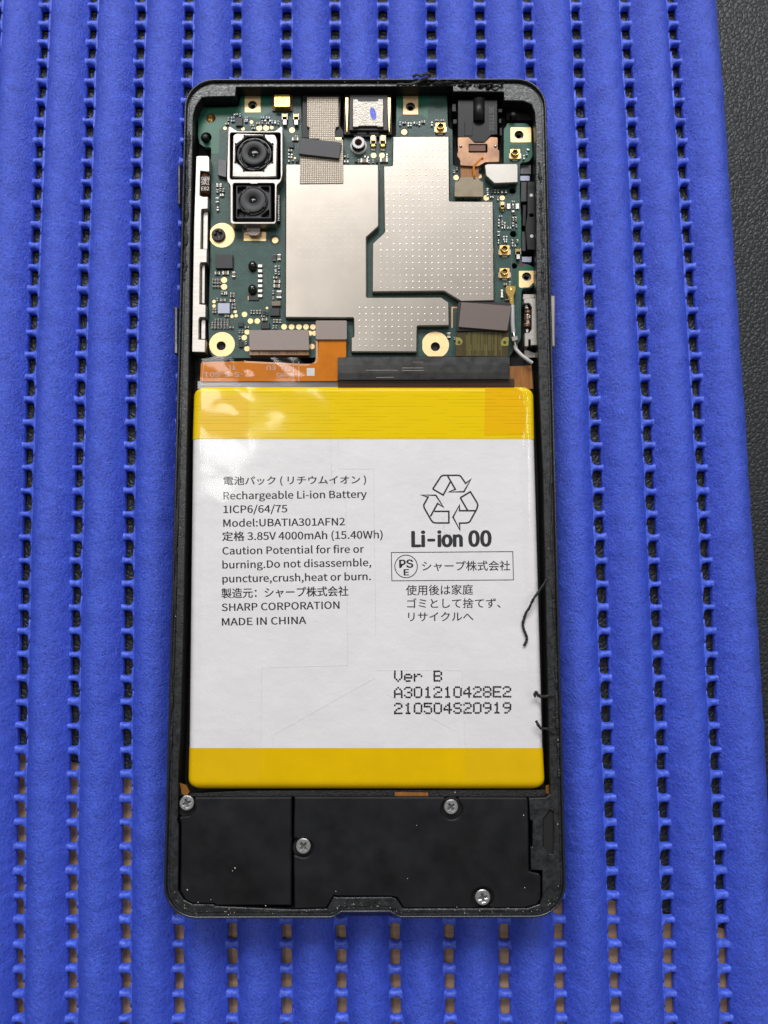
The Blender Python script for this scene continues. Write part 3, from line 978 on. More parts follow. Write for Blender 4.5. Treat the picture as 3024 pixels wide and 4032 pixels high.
# shields ---------------------------------------------------------------
ZSH = -2.1
A_px = (Q(2, (12, 1080), (1100, 1086), (1102, 1810)) + Q(5, (895, 262), (897, 910)) + Q(6, (262, 973), (352, 1035), (357, 1312)) +
        Q(5, (1449, 1228), (1445, 1512), (722, 1510), (722, 1345), (752, 1342), (750, 1140), (6, 1136)))
B_px = (Q(2, (1262, 760)) + Q(3, (442, 756), (448, 1512), (957, 1516)) + Q(6, (880, 1022), (492, 1031), (290, 910)) +
        Q(5, (952, 858), (955, 325), (1086, 203)) + Q(2, (1152, 1102), (1256, 1100)))
sh = {}
for key, lp, lb in (('a', A_px, 'large left shield of plain pale metal'), ('b', B_px, 'right shield of grey metal with rows of fine dimples')):
    mb = MB()
    lw = L(rounded(lp, 4, 3), ZSH)
    mb.prism([lw], ZP + .02, ZSH, 'shield', .2)
    o = mb.build('shield_cover', board, lb)
    sh[key] = o


def inside(p, poly):
    x, y = p; c = False
    for i in range(len(poly)):
        (x1, y1), (x2, y2) = poly[i - 1], poly[i]
        if (y1 > y) != (y2 > y) and x < (x2 - x1) * (y - y1) / (y2 - y1) + x1:
            c = not c
    return c


mb = MB()
ins = lambda x, y, poly: all(inside((x + dx, y + dy), poly) for dx in (-12, 12) for dy in (-12, 12))
kS = mb.m('silver')


def dimple(x, y, h=1.0):
    c = P(x, y, ZSH)
    st = len(mb.v)
    for r, z in ((.20, -.002), (.11, .032 * h), (.05, .043 * h)):
        mb.v += [(c[0] + r * math.cos(q * math.pi / 3), c[1] + r * math.sin(q * math.pi / 3), ZSH + z) for q in range(6)]
    mb.v.append((c[0], c[1], ZSH + .046 * h))
    for q in range(6):
        p = (q + 1) % 6
        mb.face((st + q, st + p, st + 6 + p, st + 6 + q), kS, True)
        mb.face((st + 6 + q, st + 6 + p, st + 12 + p, st + 12 + q), kS, True)
        mb.face((st + 12 + q, st + 12 + p, st + 18), kS, True)


y = 565.0
while y < 1185:
    x = 1490.0 + 24.8 * .4
    while x < 1945:
        if ins(x, y, B_px) and random.random() < .97: dimple(x, y, .45 * (.5 + .5 * (math.sin(x * .011 + 1) * math.sin(y * .013) > -.25)))
        x += 25.2
    y += 24.75
for (x0, x1, y0, y1, hh) in ((1416, 1760, 1212, 1370, .5), (1180, 1440, 800, 1040, .12)):
    y = y0
    while y < y1:
        x = x0
        while x < x1:
            if ins(x, y, A_px): dimple(x, y, hh)
            x += 25.7
        y += 25.2
mb.build('dimple', board, None, 'stuff')

# microphone ------------------------------------------------------------
bplate('microphone', rect(1, 1163, 268, 1398, 462), .35, 'brown_board', .03)
o = plate('microphone_can', board, rounded(rect(1, 1180, 268, 1372, 418), 7), ZP + .35, ZP + 1.35, 'gold_bright', .12, label='gold microphone can with grey markings')
lettering(board, 'S2A23', (1318, 345), (1210, 345), 28, ZP + 1.36, 'cap_grey', zone=1)
lettering(board, '5286', (1298, 305), (1212, 305), 28, ZP + 1.36, 'cap_grey', zone=1)

# knurled stand-off -----------------------------------------------------
(px, py), = Q(2, (862, 830))
c = P(px, py, -1.9); R = 80 * .33755 * mmpx(px, py, -1.9)
mb = MB()
mb.lathe(c, [(R * 1.22, ZP), (R * 1.22, ZP + .25), (R * 1.0, ZP + .3)], 'nylon', 40)
gear = []
for i in range(44):
    rr = R * (1.0 if i % 2 else .88)
    gear.append((c[0] + rr * math.cos(2 * math.pi * i / 44), c[1] + rr * math.sin(2 * math.pi * i / 44)))
mb.prism([gear, circle(c, R * .52, 20)], ZP + .3, -1.9, 'nylon', .06, side='black_plastic')
mb.lathe(c, [(R * .52, -2.0), (R * .4, -2.1), (R * .3, -2.6), (R * .02, -2.65)], 'maroon', 20, mats=['maroon', 'maroon', 'black_matte', 'black_matte'])
mb.build('knurled_nut', board, 'white knurled round stand-off with a dark red core')

# spring contacts -------------------------------------------------------
for zn, x0, y0, x1, y1, up in ((1, 1272, 490, 1340, 630, 1), (1, 1406, 490, 1474, 632, 1), (2, 1002, 745, 1070, 930, -1), (2, 1110, 745, 1184, 930, -1), (3, 1030, 1522, 1095, 1640, -1), (6, 1124, 405, 1190, 540, 1)):
    w = x1 - x0; h = y1 - y0
    mb = MB()
    mb.prism([L(rect(zn, x0, y0, x1, y1), ZP + .05)], ZP, ZP + .06, 'chip_black', 0)
    for xa in (x0, x1 - .16 * w):
        mb.prism([L(rect(zn, xa, y0 + .02 * h, xa + .16 * w, y0 + .55 * h), ZP + .7)], ZP + .06, ZP + .7, 'silver', .03)
    if up > 0:
        segs = [(.05, .30, .95, 'gold_bright'), (.52, .95, .80, 'solder')]
    else:
        segs = [(.0, .36, .95, 'gold'), (.55, .72, .75, 'gold_bright'), (.84, .98, .2, 'solder')]
    for a, b, hh, mt in segs:
        mb.prism([L(rounded(rect(zn, x0 + .16 * w, y0 + a * h, x1 - .16 * w, y0 + b * h), 2), ZP + hh)], ZP + .06, ZP + hh, mt, .06)
    mb.build('spring_contact', board)

# antenna sockets ------------------------------------------------------
for zn, x, y in ((3, 340, 655), (3, 1210, 962), (6, 998, 425), (6, 998, 692)):
    k = .33755
    (px, py), = Q(zn, (x, y))
    mb = MB()
    zb = ZP + .45
    mb.prism([L(rounded(rect(zn, x - 60, y - 55, x + 60, y + 62), 4), zb)], ZP + .1, zb, 'gold', .05)
    mb.prism([L(rect(zn, x - 72, y - 5, x + 72, y + 55), ZP + .1)], ZP, ZP + .1, 'solder', .03)
    mb.prism([L(rect(zn, x - 30, y + 55, x + 30, y + 88), ZP + .1)], ZP, ZP + .1, 'solder', .03)
    c = P(px, py - 4, zb + .5); s_ = k * mmpx(px, py, zb)
    mb.lathe(c, [(48 * s_, zb), (42 * s_, zb + .15), (42 * s_, zb + .55), (36 * s_, zb + .62), (29 * s_, zb + .55), (27 * s_, zb - .1), (10 * s_, zb - .12), (7 * s_, zb - .0), (1 * s_, zb + .02)],
             'gold_bright', 24, mats=['gold_bright'] * 4 + ['chip_black', 'black_matte', 'chip_black', 'brass', 'brass'])
    mb.build('antenna_socket', board)

# pins and holes ------------------------------------------------------
for zn, x, y, r, zt, mt in ((1, 372, 760, 42, -2.2, 'black_plastic'), (3, 1192, 500, 36, -2.0, 'black_plastic')):
    (px, py), = Q(zn, (x, y)); c = P(px, py, zt); R = r * .33755 * mmpx(px, py, zt)
    MB().lathe(c, [(R * 1.1, -5.4), (R, zt - .2), (R * .8, zt), (R * .1, zt + .05)], mt, 20).build('locating_pin', phone)
(px, py), = Q(1, (445, 555)); c = P(px, py, ZP); R = 52 * .33755 * mmpx(px, py, ZP)
MB().lathe(c, [(R, ZP - .05), (R * .92, ZP - .3), (R * .85, ZP - .6), (R * .05, ZP - .7)], 'brass', 20).build('brass_insert', board)

# metal can, upper right -------------------------------------------------
plate('metal_can', board, rounded(Q(3, (850, 1098), (885, 1078), (1228, 1076), (1246, 1095), (1246, 1300), (965, 1312), (866, 1218)), 3), ZP, -1.7, 'silver', .16, label='small bright metal can with cut corners')

# connectors and flexes ---------------------------------------------------
plate('flex_cable', phone, Q(4, (892, 1590), (1588, 1590), (1590, 1655), (895, 1655)), ZP - .2, -2.25, 'flex_brown', .04, label='amber flex end below the taupe plate')
plate('flex_connector', phone, rounded(Q(4, (890, 1360), (1586, 1360), (1592, 1597), (895, 1597)), 5), -2.7, -1.75, 'stiff_brown', .05, label='wide taupe connector plate below the left shield')
mb = MB()
for i, xx in enumerate([930, 1005, 1010, 1085, 1115, 1125, 1135, 1150, 1158, 1172, 1190, 1197, 1210, 1230, 1245, 1320, 1330, 1338, 1350, 1365, 1380, 1420, 1440, 1447, 1545]):
    mb.prism([L(rect(4, xx, 1602, xx + 5, 1645), -2.23)], -2.26, -2.24, 'stiff_black', 0)
mb.build('flex_trace', phone, None, 'stuff')
fx = (Q(5, (372, 1375), (672, 1375), (672, 1575), (582, 1575)) + Q(7, (1380, 262)) + Q(7, (190, 268), (198, 100), (560, 92), (1105, 128), (1170, 112), (1192, 95), (1205, 60)))
plate('flex_cable', phone, rounded(fx, 8), -2.3, -2.0, 'flex_orange', .04, label='orange flex cable bending left along the battery top')
plate('flex_connector', phone, rounded(rect(5, 338, 1166, 680, 1374), 7), -2.4, -1.6, 'stiff_brown', .05, label='small taupe connector plate on the orange flex')
mb = MB()
for off in (0, 8, 16):
    pts = Q(5, (345 + off, 1380), (345 + off, 1590), (330 + off, 1625), (290 + off, 1640)) + Q(7, (1100, 118 + off * .7), (560, 92 + off * .6))
    mb.stroke(L(rounded(pts, 10), -1.98), .09, -1.985, 'copper')
mb.build('flex_trace', phone, None, 'stuff')
plate('orientation_mark', phone, rect(7, 1108, 152, 1176, 218), -2.0, -1.975, 'white_ink', 0)
for txt, a, b, h in (('RoHS', (980, 192), (848, 192), 42), ('-S-S-S01', (560, 186), (228, 186), 40), ('1', (905, 132), (885, 132), 40), ('EU', (838, 130), (765, 130), 38), ('TL', (500, 128), (425, 128), 36)):
    lettering(phone, txt, a, b, h, -1.985, 'grey_ink', .004, zone=7)
mb = MB()
mb.stroke(L(Q(7, *[(948 + 26 * math.cos(q * math.pi / 3), 152 + 20 * math.sin(q * math.pi / 3)) for q in range(6)]), -1.985), .11, -1.985, 'grey_ink', closed=True)
for xx in (992, 1040):
    mb.stroke(L(Q(7, (xx, 95), (xx, 268)), -1.985), .12, -1.985, 'grey_ink')
mb.stroke(L(Q(7, (222, 98), (212, 262)), -1.985), .1, -1.985, 'grey_ink')
mb.build('printed_line', phone)

# black tape strip below the shields
tp = Q(5, (580, 1568)) + Q(6, (0, 1672), (1062, 1668), (1058, 1935)) + Q(8, (800, 244)) + Q(5, (582, 1812))
n = 60
xsl = np.linspace(1330, 2007, n)
rows = []
for t, zz in ((0, -2.5), (.0, -1.52), (.35, -1.45), (.7, -1.47), (1.0, -1.6), (1.02, -1.9)):
    row = []
    for i, x in enumerate(xsl):
        y0 = 1407 - (x - 1330) * .004; y1 = 1496 - (x - 1330) * .006
        q = P(x, y0 + (y1 - y0) * t, zz)
        row.append((q[0], q[1], zz + noise1(n, 5, .05, 7)[i]))
    rows.append(row)
MB().grid(np.array(rows), 'tape_black', False, flip=True).build('tape_strip', phone, 'black tape strip across the board edge above the battery')
plate('flex_cable', phone, Q(8, (1235, 135), (1425, 128), (1440, 330), (1230, 330)), -2.6, -2.3, 'flex_brown', .03, label='amber flex under the clear film at the upper right corner')
plate('gap_strip', phone, [(1332, 1495), (2025, 1490), (2025, 1524), (1332, 1526)], -2.6, -2.2, 'gap_brown', .03, label='smoky brown strip between the black tape and the battery')
plate('gap_strip', phone, Q(7, (170, 262), (1380, 262), (1380, 326), (170, 330)), -2.7, -2.35, 'gap_glare', .03, label='strip between the orange flex and the battery, film glare in its grey')
mb = MB()
for a, b, w in (((0, 170), (278, 170), 2.5), ((312, 150), (495, 150), 3), ((312, 172), (500, 172), 3), ((400, 100), (495, 100), 1.6), ((90, 232), (240, 230), 3)):
    x, y = Q(8, a, b)
    mb.stroke([P(*x, -1.4), P(*y, -1.4)], w * .022, -1.40, 'grey_ink')
mb.build('scuff', phone, None, 'stuff')

# display connector, lower right
plate('flex_cable', phone, Q(6, (438, 1360), (1052, 1368), (1040, 1672), (425, 1665)), ZP, -2.1, 'flex_olive', .04, label='olive flex cable with fine tracks under the black tape')
for lp in (Q(6, (428, 1440), (490, 1455), (512, 1500), (485, 1535), (426, 1540)), Q(6, (1046, 1440), (985, 1450), (955, 1490), (960, 1545), (1040, 1545))):
    plate('flex_pad', phone, rounded(lp, 6), -2.09, -2.06, 'flex_olive_light', 0)
for x, y in ((467, 1505), (1000, 1505)):
    MB().prism([disc(6, x, y, 19, -2.04, 16)], -2.05, -2.04, 'flex_olive', 0).build('flex_hole', phone)
mb = MB()
for i in range(46):
    x = 545 + i * 9.2
    if random.random() < .75:
        y0 = 1380 + random.choice([0, 0, 40, 150]); y1 = 1660 - random.choice([0, 0, 60])
        mb.stroke(L(Q(6, (x, y0), (x + random.choice([0, 0, 2]), y1)), -2.08), .035, -2.075, 'flex_olive_light')
mb.build('flex_trace', phone, None, 'stuff')
plate('connector_base', phone, rounded(Q(6, (462, 1035), (1065, 1038), (1078, 1075), (1048, 1370), (440, 1372), (448, 1060)), 7), -2.1, -1.75, 'stiff_black', .05)
plate('flex_connector', phone, rounded(Q(6, (492, 1036), (1080, 1080), (1028, 1370), (460, 1325)), 4), -1.75, -1.25, 'stiff_dark', .05, label='tilted dark brown connector plate at the lower right')

# audio jack
jack_lp = rounded(Q(3, (540, 332), (715, 332), (720, 300), (862, 300), (866, 332), (1003, 332), (1005, 740), (930, 745), (860, 830), (720, 830), (665, 772), (540, 772)), 3)
jack = plate('audio_jack', phone, jack_lp, -5, -1.9, 'black_plastic', .1, label='black plastic audio jack block')
(p1, p2) = Q(3, (790, 320), (790, 585))
a, b = P(*p1, -1.6), P(*p2, -1.6)
MB().tube([(a[0], a[1], -2.35), (b[0], b[1], -2.35)], 1.25, 'black_plastic', 24).build('barrel', jack)
for lp, h in ((rect(3, 620, 590, 712, 755), -1.8), (rect(3, 475, 380, 520, 470), -2.3), (rect(3, 485, 560, 530, 612), -2.3), (rect(3, 1015, 440, 1060, 480), -2.3), (rect(3, 1020, 555, 1050, 605), -2.3), (rect(3, 1030, 660, 1058, 750), -2.3)):
    plate('jack_rib', jack, lp, -5, h, 'black_plastic', .06)
lettering(jack, '20121 9E', (960, 695), (960, 415), 52, -1.885, 'cap_grey', zone=3)
plate('jack_bracket', phone, rounded(Q(3, (480, 236), (1070, 244), (1070, 300), (480, 290)), 3), -5, -2.4, 'black_matte', .05)
brz = rounded(Q(3, (540, 772), (668, 770), (735, 838), (850, 838), (920, 768), (1006, 772), (1006, 915), (1026, 925), (1024, 1058), (860, 1062), (780, 1110), (568, 1100), (570, 1040), (530, 985), (545, 930)), 6)
brz_hole = rect(3, 668, 850, 886, 950)
MB().prism([L(brz, -1.75), L(rounded(brz_hole, 4), -1.75)], -2.0, -1.75, 'stiff_bronze', .04).build('jack_flex', phone, 'bronze flex plate at the foot of the audio jack')
plate('jack_contact', phone, rect(3, 672, 852, 866, 934), -3, -1.95, 'brown_board', .05)
for x in (577, 980):
    (px, py), = Q(3, (x, 876)); c = P(px, py, -1.7)
    MB().lathe(c, [(.30, -1.76), (.28, -1.6), (.15, -1.48), (.02, -1.47)], 'solder', 16).build('rivet', phone)
plate('flex_cable', phone, Q(3, (570, 1095), (785, 1095), (785, 1242), (572, 1242)), -2.6, -2.2, 'flex_brown', .03, label='amber flex tail of the audio jack')
mb = MB(); mb.stroke(L(rounded(Q(3, (840, 1000), (775, 1060), (722, 1110), (735, 1200), (735, 1240)), 12), -1.7), .42, -1.72, 'flex_orange'); mb.build('flex_trace', phone)
plate('flex_connector', phone, rounded(Q(3, (572, 1236), (782, 1236), (800, 1280), (836, 1292), (842, 1466), (500, 1464), (506, 1292), (550, 1282)), 5), -2.5, -1.95, 'stiff_olive', .05, label='olive grey connector plate below the audio jack')
mb = MB()
for xx in (570, 620, 645, 672, 698, 722, 772):
    mb.prism([L(rect(3, xx, 1468, xx + 10, 1492), ZP + .2)], ZP, ZP + .2, 'solder', .02)
mb.build('solder_joint', board, None, 'stuff')

# charging port
usb_lp = rounded(Q(2, (693, 250), (1252, 250), (1255, 740), (1150, 742), (1150, 765), (810, 765), (805, 742), (693, 740)), 4)
usb = plate('charging_port', phone, usb_lp, -5, -2.7, 'black_plastic', .08, label='black charging port housing at the top edge')
plate('inner_body', usb, rounded(Q(2, (762, 275), (1205, 275), (1210, 690), (755, 690)), 5), -2.7, -2.0, 'chip_black', .08)
plate('port_shell', usb, rounded(Q(2, (795, 325), (858, 325), (865, 350), (1085, 350), (1092, 322), (1152, 322), (1156, 430), (1150, 560), (1156, 650), (1085, 652), (1075, 640), (870, 640), (860, 652), (795, 652)), 3), -2.0, -1.55, 'port_steel', .1, label='bright metal shell of the charging port')
ms = Q(2, *[(1034 + 36 * math.cos(q * math.pi / 8) + 14 * math.sin(q * math.pi / 8), 495 + 76 * math.sin(q * math.pi / 8)) for q in range(16)])
plate('ink_mark', usb, ms, -1.55, -1.535, 'blue_ink', 0, label='blue marker-pen dash on the metal shell')
for x0, x1, x2 in ((708, 748, 728), (1202, 1242, 1222)):
    plate('side_spring', usb, rounded(Q(2, (x0, 305), (x1, 305), (x1 - 2, 480), (x1 - 12, 712), (x0 + 14, 712), (x0 + 2, 480)), 3), -2.8, -1.9, 'gold', .08)
for x0, x1 in ((850, 955), (992, 1098)):
    plate('port_tab', usb, rect(2, x0, 698, x1, 738), -2.72, -2.55, 'cap_grey', .03)

# cloth tape and its black carrier
plate('tape_carrier', phone, rounded(Q(2, (210, 262), (660, 262), (650, 640), (690, 700), (690, 780), (200, 778)), 5), -5, -2.75, 'black_plastic', .08)
plate('cloth_tape', phone, Q(2, (262, 296), (630, 296), (634, 640), (600, 660), (592, 700), (594, 800), (285, 790), (290, 660), (262, 640)), -2.75, -2.3, 'fabric', .08, label='beige woven conductive tape running up to the top edge')
plate('cloth_tape', phone, rounded(Q(2, (184, 960), (430, 780), (600, 782), (684, 800), (686, 1308), (178, 1312)), 3), -2.1, -1.95, 'fabric', .03, label='beige woven conductive tape stuck on the left shield')
plate('tape_corner', phone, Q(2, (590, 772), (668, 775), (664, 798), (600, 798)), -1.95, -1.93, 'gold', 0)
o = plate('foam_pad', phone, rounded(Q(2, (188, 774), (666, 830), (638, 1018), (163, 964)), 4), -1.95, -1.35, 'pad_foam', .06, label='tilted charcoal foam pad lying across the woven tape')

# ------------------------------------------------------------------ cameras
cm = rounded(Q(1, (650, 650), (672, 645), (755, 700), (1190, 700), (1262, 645), (1282, 655), (1282, 1210), (1262, 1285), (1215, 1330), (1205, 1760), (1190, 1782), (690, 1782), (672, 1760), (672, 1330), (635, 1285), (632, 1215)), 7)
h1 = rounded(rect(1, 668, 716, 1258, 1262), 9)
h2 = rounded(rect(1, 702, 1306, 1190, 1758), 9)
camm = MB().prism([L(cm, -1.0), L(h1, -1.0), L(h2, -1.0)], -4.8, -1.0, 'silver', .08).build('camera_module', phone, 'pair of rear cameras in one stamped metal frame')
plate('module_floor', camm, cm, -5.2, -3.4, 'black_plastic', .03)
# main camera: metal can with octagonal opening
c1 = P(*Q(1, (948, 957))[0], -1.1)
s1 = .33755 * mmpx(1000, 600, -1.1)
octo = [(c1[0] + 232 * s1 * math.cos(math.pi / 8 + q * math.pi / 4), c1[1] + 232 * s1 * math.sin(math.pi / 8 + q * math.pi / 4)) for q in range(8)]
can = rounded(Q(1, (700, 745), (740, 720), (1195, 735), (1222, 790), (1215, 1235), (1110, 1240), (800, 1240), (690, 1235)), 6)
MB().prism([L(can, -1.15), octo], -3.4, -1.15, 'can', .2).build('lens_can', camm, 'shiny metal can with octagonal opening round the main lens')
mb = MB()
for q in range(4):                                   # corner leaf springs
    a = math.pi / 4 + q * math.pi / 2
    u = Vector((math.cos(a), math.sin(a))); w = Vector((-u.y, u.x))
    p = Vector(c1) + u * 225 * s1
    mb.tube([(*(p + w * 62 * s1), -1.2), (*(p - w * 62 * s1), -1.2)], .12, 'silver', 8)
    for sg in (-1, 1):
        k_ = Vector(c1) + u * 232 * s1 + w * 72 * s1 * sg
        mb.lathe((k_.x, k_.y), [(.26, -1.12), (.24, -1.1), (.02, -1.1)], 'black_matte', 10)
mb.build('leaf_spring', camm)
mb = MB()
mb.lathe(c1, [(205 * s1, -2.6), (205 * s1, -1.5), (196 * s1, -1.42), (175 * s1, -1.45), (172 * s1, -1.8), (150 * s1, -1.8), (148 * s1, -.95), (140 * s1, -.88), (70 * s1, -.95), (62 * s1, -1.15), (35 * s1, -1.5)],
         'lens_black', 48, mats=['lens_ring', 'lens_ring', 'lens_ring', 'lens_ring', 'lens_ring', 'lens_ring', 'lens_black', 'lens_black', 'lens_ring', 'lens_ring', 'lens_ring'])
for q in range(8):
    a = q * math.pi / 4 + .2
    mb.box((c1[0] + 175 * s1 * math.cos(a), c1[1] + 175 * s1 * math.sin(a)), (.3, 1.0, -2.2, -1.25), 'lens_black', .05, a)
mb.build('lens_barrel', camm, 'round black barrel of the main camera')
MB().lathe((c1[0], c1[1]), [(56 * s1, -1.4), (40 * s1, -1.28), (20 * s1, -1.22), (2 * s1, -1.2)], 'glass_dark', 32).build('lens', camm)
# second camera: black square holder with cut pockets
c2 = P(*Q(1, (937, 1512))[0], -1.2)
hold = L(rounded(rect(1, 738, 1332, 1145, 1718), 4), -1.45)
pk = [L(rounded(Q(1, *p), 4), -1.45) for p in (((755, 1348), (855, 1346), (858, 1362), (795, 1428), (757, 1430)), ((1030, 1346), (1125, 1346), (1126, 1420), (1085, 1402), (1032, 1366)),
                                               ((752, 1610), (790, 1610), (848, 1665), (846, 1702), (752, 1702)), ((1085, 1640), (1124, 1612), (1126, 1702), (1032, 1702), (1032, 1685)))]
mb = MB()
mb.prism([hold] + pk, -3.4, -1.45, 'lens_black', .08)
for p in pk:
    mb.prism([offset(list(reversed(p)) if area2(p) < 0 else p, .02)], -3.4, -2.4, 'lens_ring', 0)
mb.build('lens_holder', camm, 'square black holder of the smaller camera')
mb = MB()
mb.lathe(c2, [(172 * s1, -1.5), (172 * s1, -1.2), (166 * s1, -1.14), (158 * s1, -1.2), (156 * s1, -1.5), (150 * s1, -1.5), (148 * s1, -.95), (140 * s1, -.9), (48 * s1, -.95), (42 * s1, -1.15), (25 * s1, -1.3)],
         'lens_black', 48, mats=['lens_ring'] * 6 + ['lens_black', 'lens_black', 'lens_ring', 'lens_ring', 'lens_ring'])
for a in (-.4, -2.0, 2.4):
    mb.box((c2[0] + 148 * s1 * math.cos(a), c2[1] + 148 * s1 * math.sin(a)), (.55, 1.1, -1.5, -.86), 'lens_ring', .05, a)
mb.build('lens_barrel', camm, 'round black barrel of the smaller camera')
MB().lathe(c2, [(36 * s1, -1.25), (24 * s1, -1.18), (2 * s1, -1.12)], 'glass_dark', 24).build('lens', camm)
mb = MB()
mb.prism([L(rect(1, 905, 1284, 992, 1312), -.95)], -1.2, -.95, 'silver', .04)
mb.build('bridge_clip', camm)
# board-coloured flex edge right of the camera, tab below, side tab
mb = MB()
for i in range(16):
    mb.prism([L(rect(1, 1226, 1450 + i * 19, 1244, 1460 + i * 19), -2.2)], -2.5, -2.2, 'solder', .02)
mb.prism([L(rect(1, 1212, 1440, 1250, 1755), -2.5)], -4, -2.5, 'chip_black', 0)
mb.build('side_pins', camm, None, 'stuff')
bplate('ground_patch', Q(4, (830, 215), (1090, 215), (1088, 322), (828, 320)), .04, 'pad', .01)
plate('ground_tab', camm, rounded(Q(4, (862, 130), (1020, 130), (1018, 225), (985, 260), (900, 258), (866, 222)), 6), -2.6, -2.3, 'stiff_brown', .05, label='taupe tab stamped with a 3 below the cameras')
lettering(camm, '3', (905, 165), (905, 215), 95, -2.28, 'cap_grey', zone=4, up=-1.0)
plate('side_tab', camm, rounded(Q(1, (528, 1030), (630, 1038), (625, 1238), (522, 1212)), 3), -3.3, -2.6, 'inner_grey', .05, label='dark grey tab left of the main camera')

# ------------------------------------------------------------------ left bracket
br = (Q(1, (272, 992), (300, 984), (405, 984), (428, 1000), (430, 1160), (422, 1176), (325, 1166), (322, 1200), (318, 1448), (355, 1462), (414, 1462), (412, 1606), (340, 1612), (335, 1640)) +
      Q(4, (328, 412), (402, 412), (400, 574), (330, 574), (320, 600), (316, 1056), (388, 1064), (386, 1214), (318, 1214), (306, 1240), (306, 1468), (384, 1470), (380, 1622), (222, 1618), (232, 900), (246, 100)))
bracket = plate('metal_bracket', phone, br, -5.2, -1.6, 'bracket', .12, label='long slotted silver bracket along the left side')
plate('inner_strip', bracket, Q(4, (340, 590), (376, 590), (372, 1050), (334, 1050)), -5, -2.6, 'bracket', .06)
plate('inner_strip', bracket, Q(4, (335, 1225), (382, 1225), (380, 1466), (330, 1466)), -5, -2.6, 'bracket', .06)
plate('inner_strip', bracket, Q(1, (358, 1618), (412, 1618), (405, 2075), (350, 2075)), -5, -2.6, 'bracket', .06)
p1, p2 = Q(1, (378, 1195), (370, 1430))
a, b = P(*p1, -2.4), P(*p2, -2.4)
MB().tube([(a[0], a[1], -2.9), (a[0], a[1] - .1, -2.9), (b[0], b[1], -2.9)], [.6, .92, .92], 'amber_glass', 16).build('flash_flex', bracket, 'amber rolled flex with white digits in the bracket')
mb = MB()
for txt, yb in (('03N', 1275), ('9A1', 1325), ('E82', 1390)):
    lettering(None, txt, (335, yb), (425, yb), 42, -1.93, 'white_ink', .008, zone=1, mb=mb)
mb.build('lettering', bracket)

# ------------------------------------------------------------------ right side parts
rb = Q(6, (1218, 1000), (1240, 985), (1375, 985), (1380, 1540), (1300, 1542), (1298, 1475), (1280, 1472), (1278, 1555), (1228, 1552), (1228, 1395), (1285, 1388), (1310, 1350), (1312, 1090), (1285, 1050), (1240, 1055), (1220, 1045))
rbr = plate('metal_bracket', phone, rounded(rb, 3), -5.2, -1.7, 'bracket', .12, label='small silver bracket with a glass diode on the right side')
plate('bracket_tab', rbr, Q(6, (1214, 942), (1368, 942), (1366, 982), (1212, 1000)), -5, -2.6, 'bracket', .06)
plate('bracket_tab', rbr, Q(6, (1225, 1580), (1360, 1630), (1385, 1680), (1230, 1690)), -5, -3.4, 'bracket', .06)
p1, p2 = Q(6, (1272, 1130), (1262, 1330))
a, b = P(*p1, -2.2), P(*p2, -2.2)
mb = MB()
for (t0, t1, mt) in ((0, .25, 'amber_glass'), (.25, .33, 'silver'), (.33, .78, 'amber_glass'), (.78, .84, 'copper'), (.84, 1.0, 'amber_glass')):
    mb.tube([(a[0] + (b[0] - a[0]) * t0, a[1] + (b[1] - a[1]) * t0, -2.5), (a[0] + (b[0] - a[0]) * t1, a[1] + (b[1] - a[1]) * t1, -2.5)], .62, mt, 16)
mb.tube([(a[0], a[1] + 1.0, -2.6), (a[0], a[1], -2.5)], .2, 'silver', 8)
mb.tube([(b[0], b[1], -2.5), (b[0], b[1] - .9, -2.6)], .2, 'silver', 8)
mb.box((a[0] - .3, a[1] + .75), (.5, .7, -3, -2.3), 'solder', .05)
mb.box((b[0], b[1] - .6), (.5, .7, -3, -2.3), 'solder', .05)
mb.build('glass_diode', rbr, 'amber glass diode with white marks')
mb = MB()
lettering(None, '14', (1255, 1222), (1298, 1222), 34, -1.86, 'white_ink', .008, zone=6, mb=mb)
lettering(None, 'B', (1258, 1285), (1285, 1285), 34, -1.86, 'white_ink', .008, zone=6, mb=mb)
mb.build('lettering', rbr)
# black side key contact block
sw = plate('key_block', phone, Q(3, (1352, 1288), (1450, 1285)) + Q(6, (1380, 60), (1375, 380), (1350, 425), (1262, 425), (1240, 170), (1262, 20)) + Q(3, (1352, 1540)), -5, -2.2, 'black_plastic', .08, label='black key contact block along the upper right side')
plate('block_step', sw, Q(3, (1278, 1290), (1345, 1290), (1345, 1520), (1278, 1525)), -5, -2.8, 'chip_black', .06)
plate('block_step', sw, Q(6, (1200, 210), (1245, 210), (1245, 440), (1200, 440)), -5, -2.8, 'chip_black', .06)
plate('block_step', sw, Q(3, (1300, 1560), (1340, 1560), (1332, 1810), (1296, 1800)), -5, -2.8, 'black_plastic', .06)
for zn, x, y, r in ((3, 1398, 1447, 20), (3, 1450, 1447, 16), (6, 1314, 265, 20), (6, 1368, 265, 16)):
    MB().prism([disc(zn, x, y, r, -2.17, 16)], -2.2, -2.17, 'white_ink', 0).build('white_dot', sw)
for zn, x0, y0, x1, y1 in ((3, 1366, 1335, 1430, 1378), (3, 1366, 1660, 1428, 1700), (6, 1285, 0, 1340, 40), (6, 1287, 328, 1342, 370)):
    plate('slot', sw, rounded(rect(zn, x0, y0, x1, y1), 6), -2.19, -2.17, 'black_matte', 0)
plate('grey_tab', phone, rounded(rect(3, 1268, 1220, 1380, 1280), 3), -5, -3.2, 'lavender', .05)
plate('grey_tab', phone, rounded(Q(6, (1200, 505), (1315, 505), (1310, 570), (1200, 568)), 3), -5, -3.2, 'lavender', .05)
plate('grey_block', phone, rect(3, 1270, 1090, 1395, 1200), -5.4, -4.2, 'inner_grey', .05)
plate('shelf', phone, rounded(Q(3, (1105, 440), (1395, 440), (1415, 575), (1105, 575)), 4), -5.2, -3.6, 'black_plastic', .1)
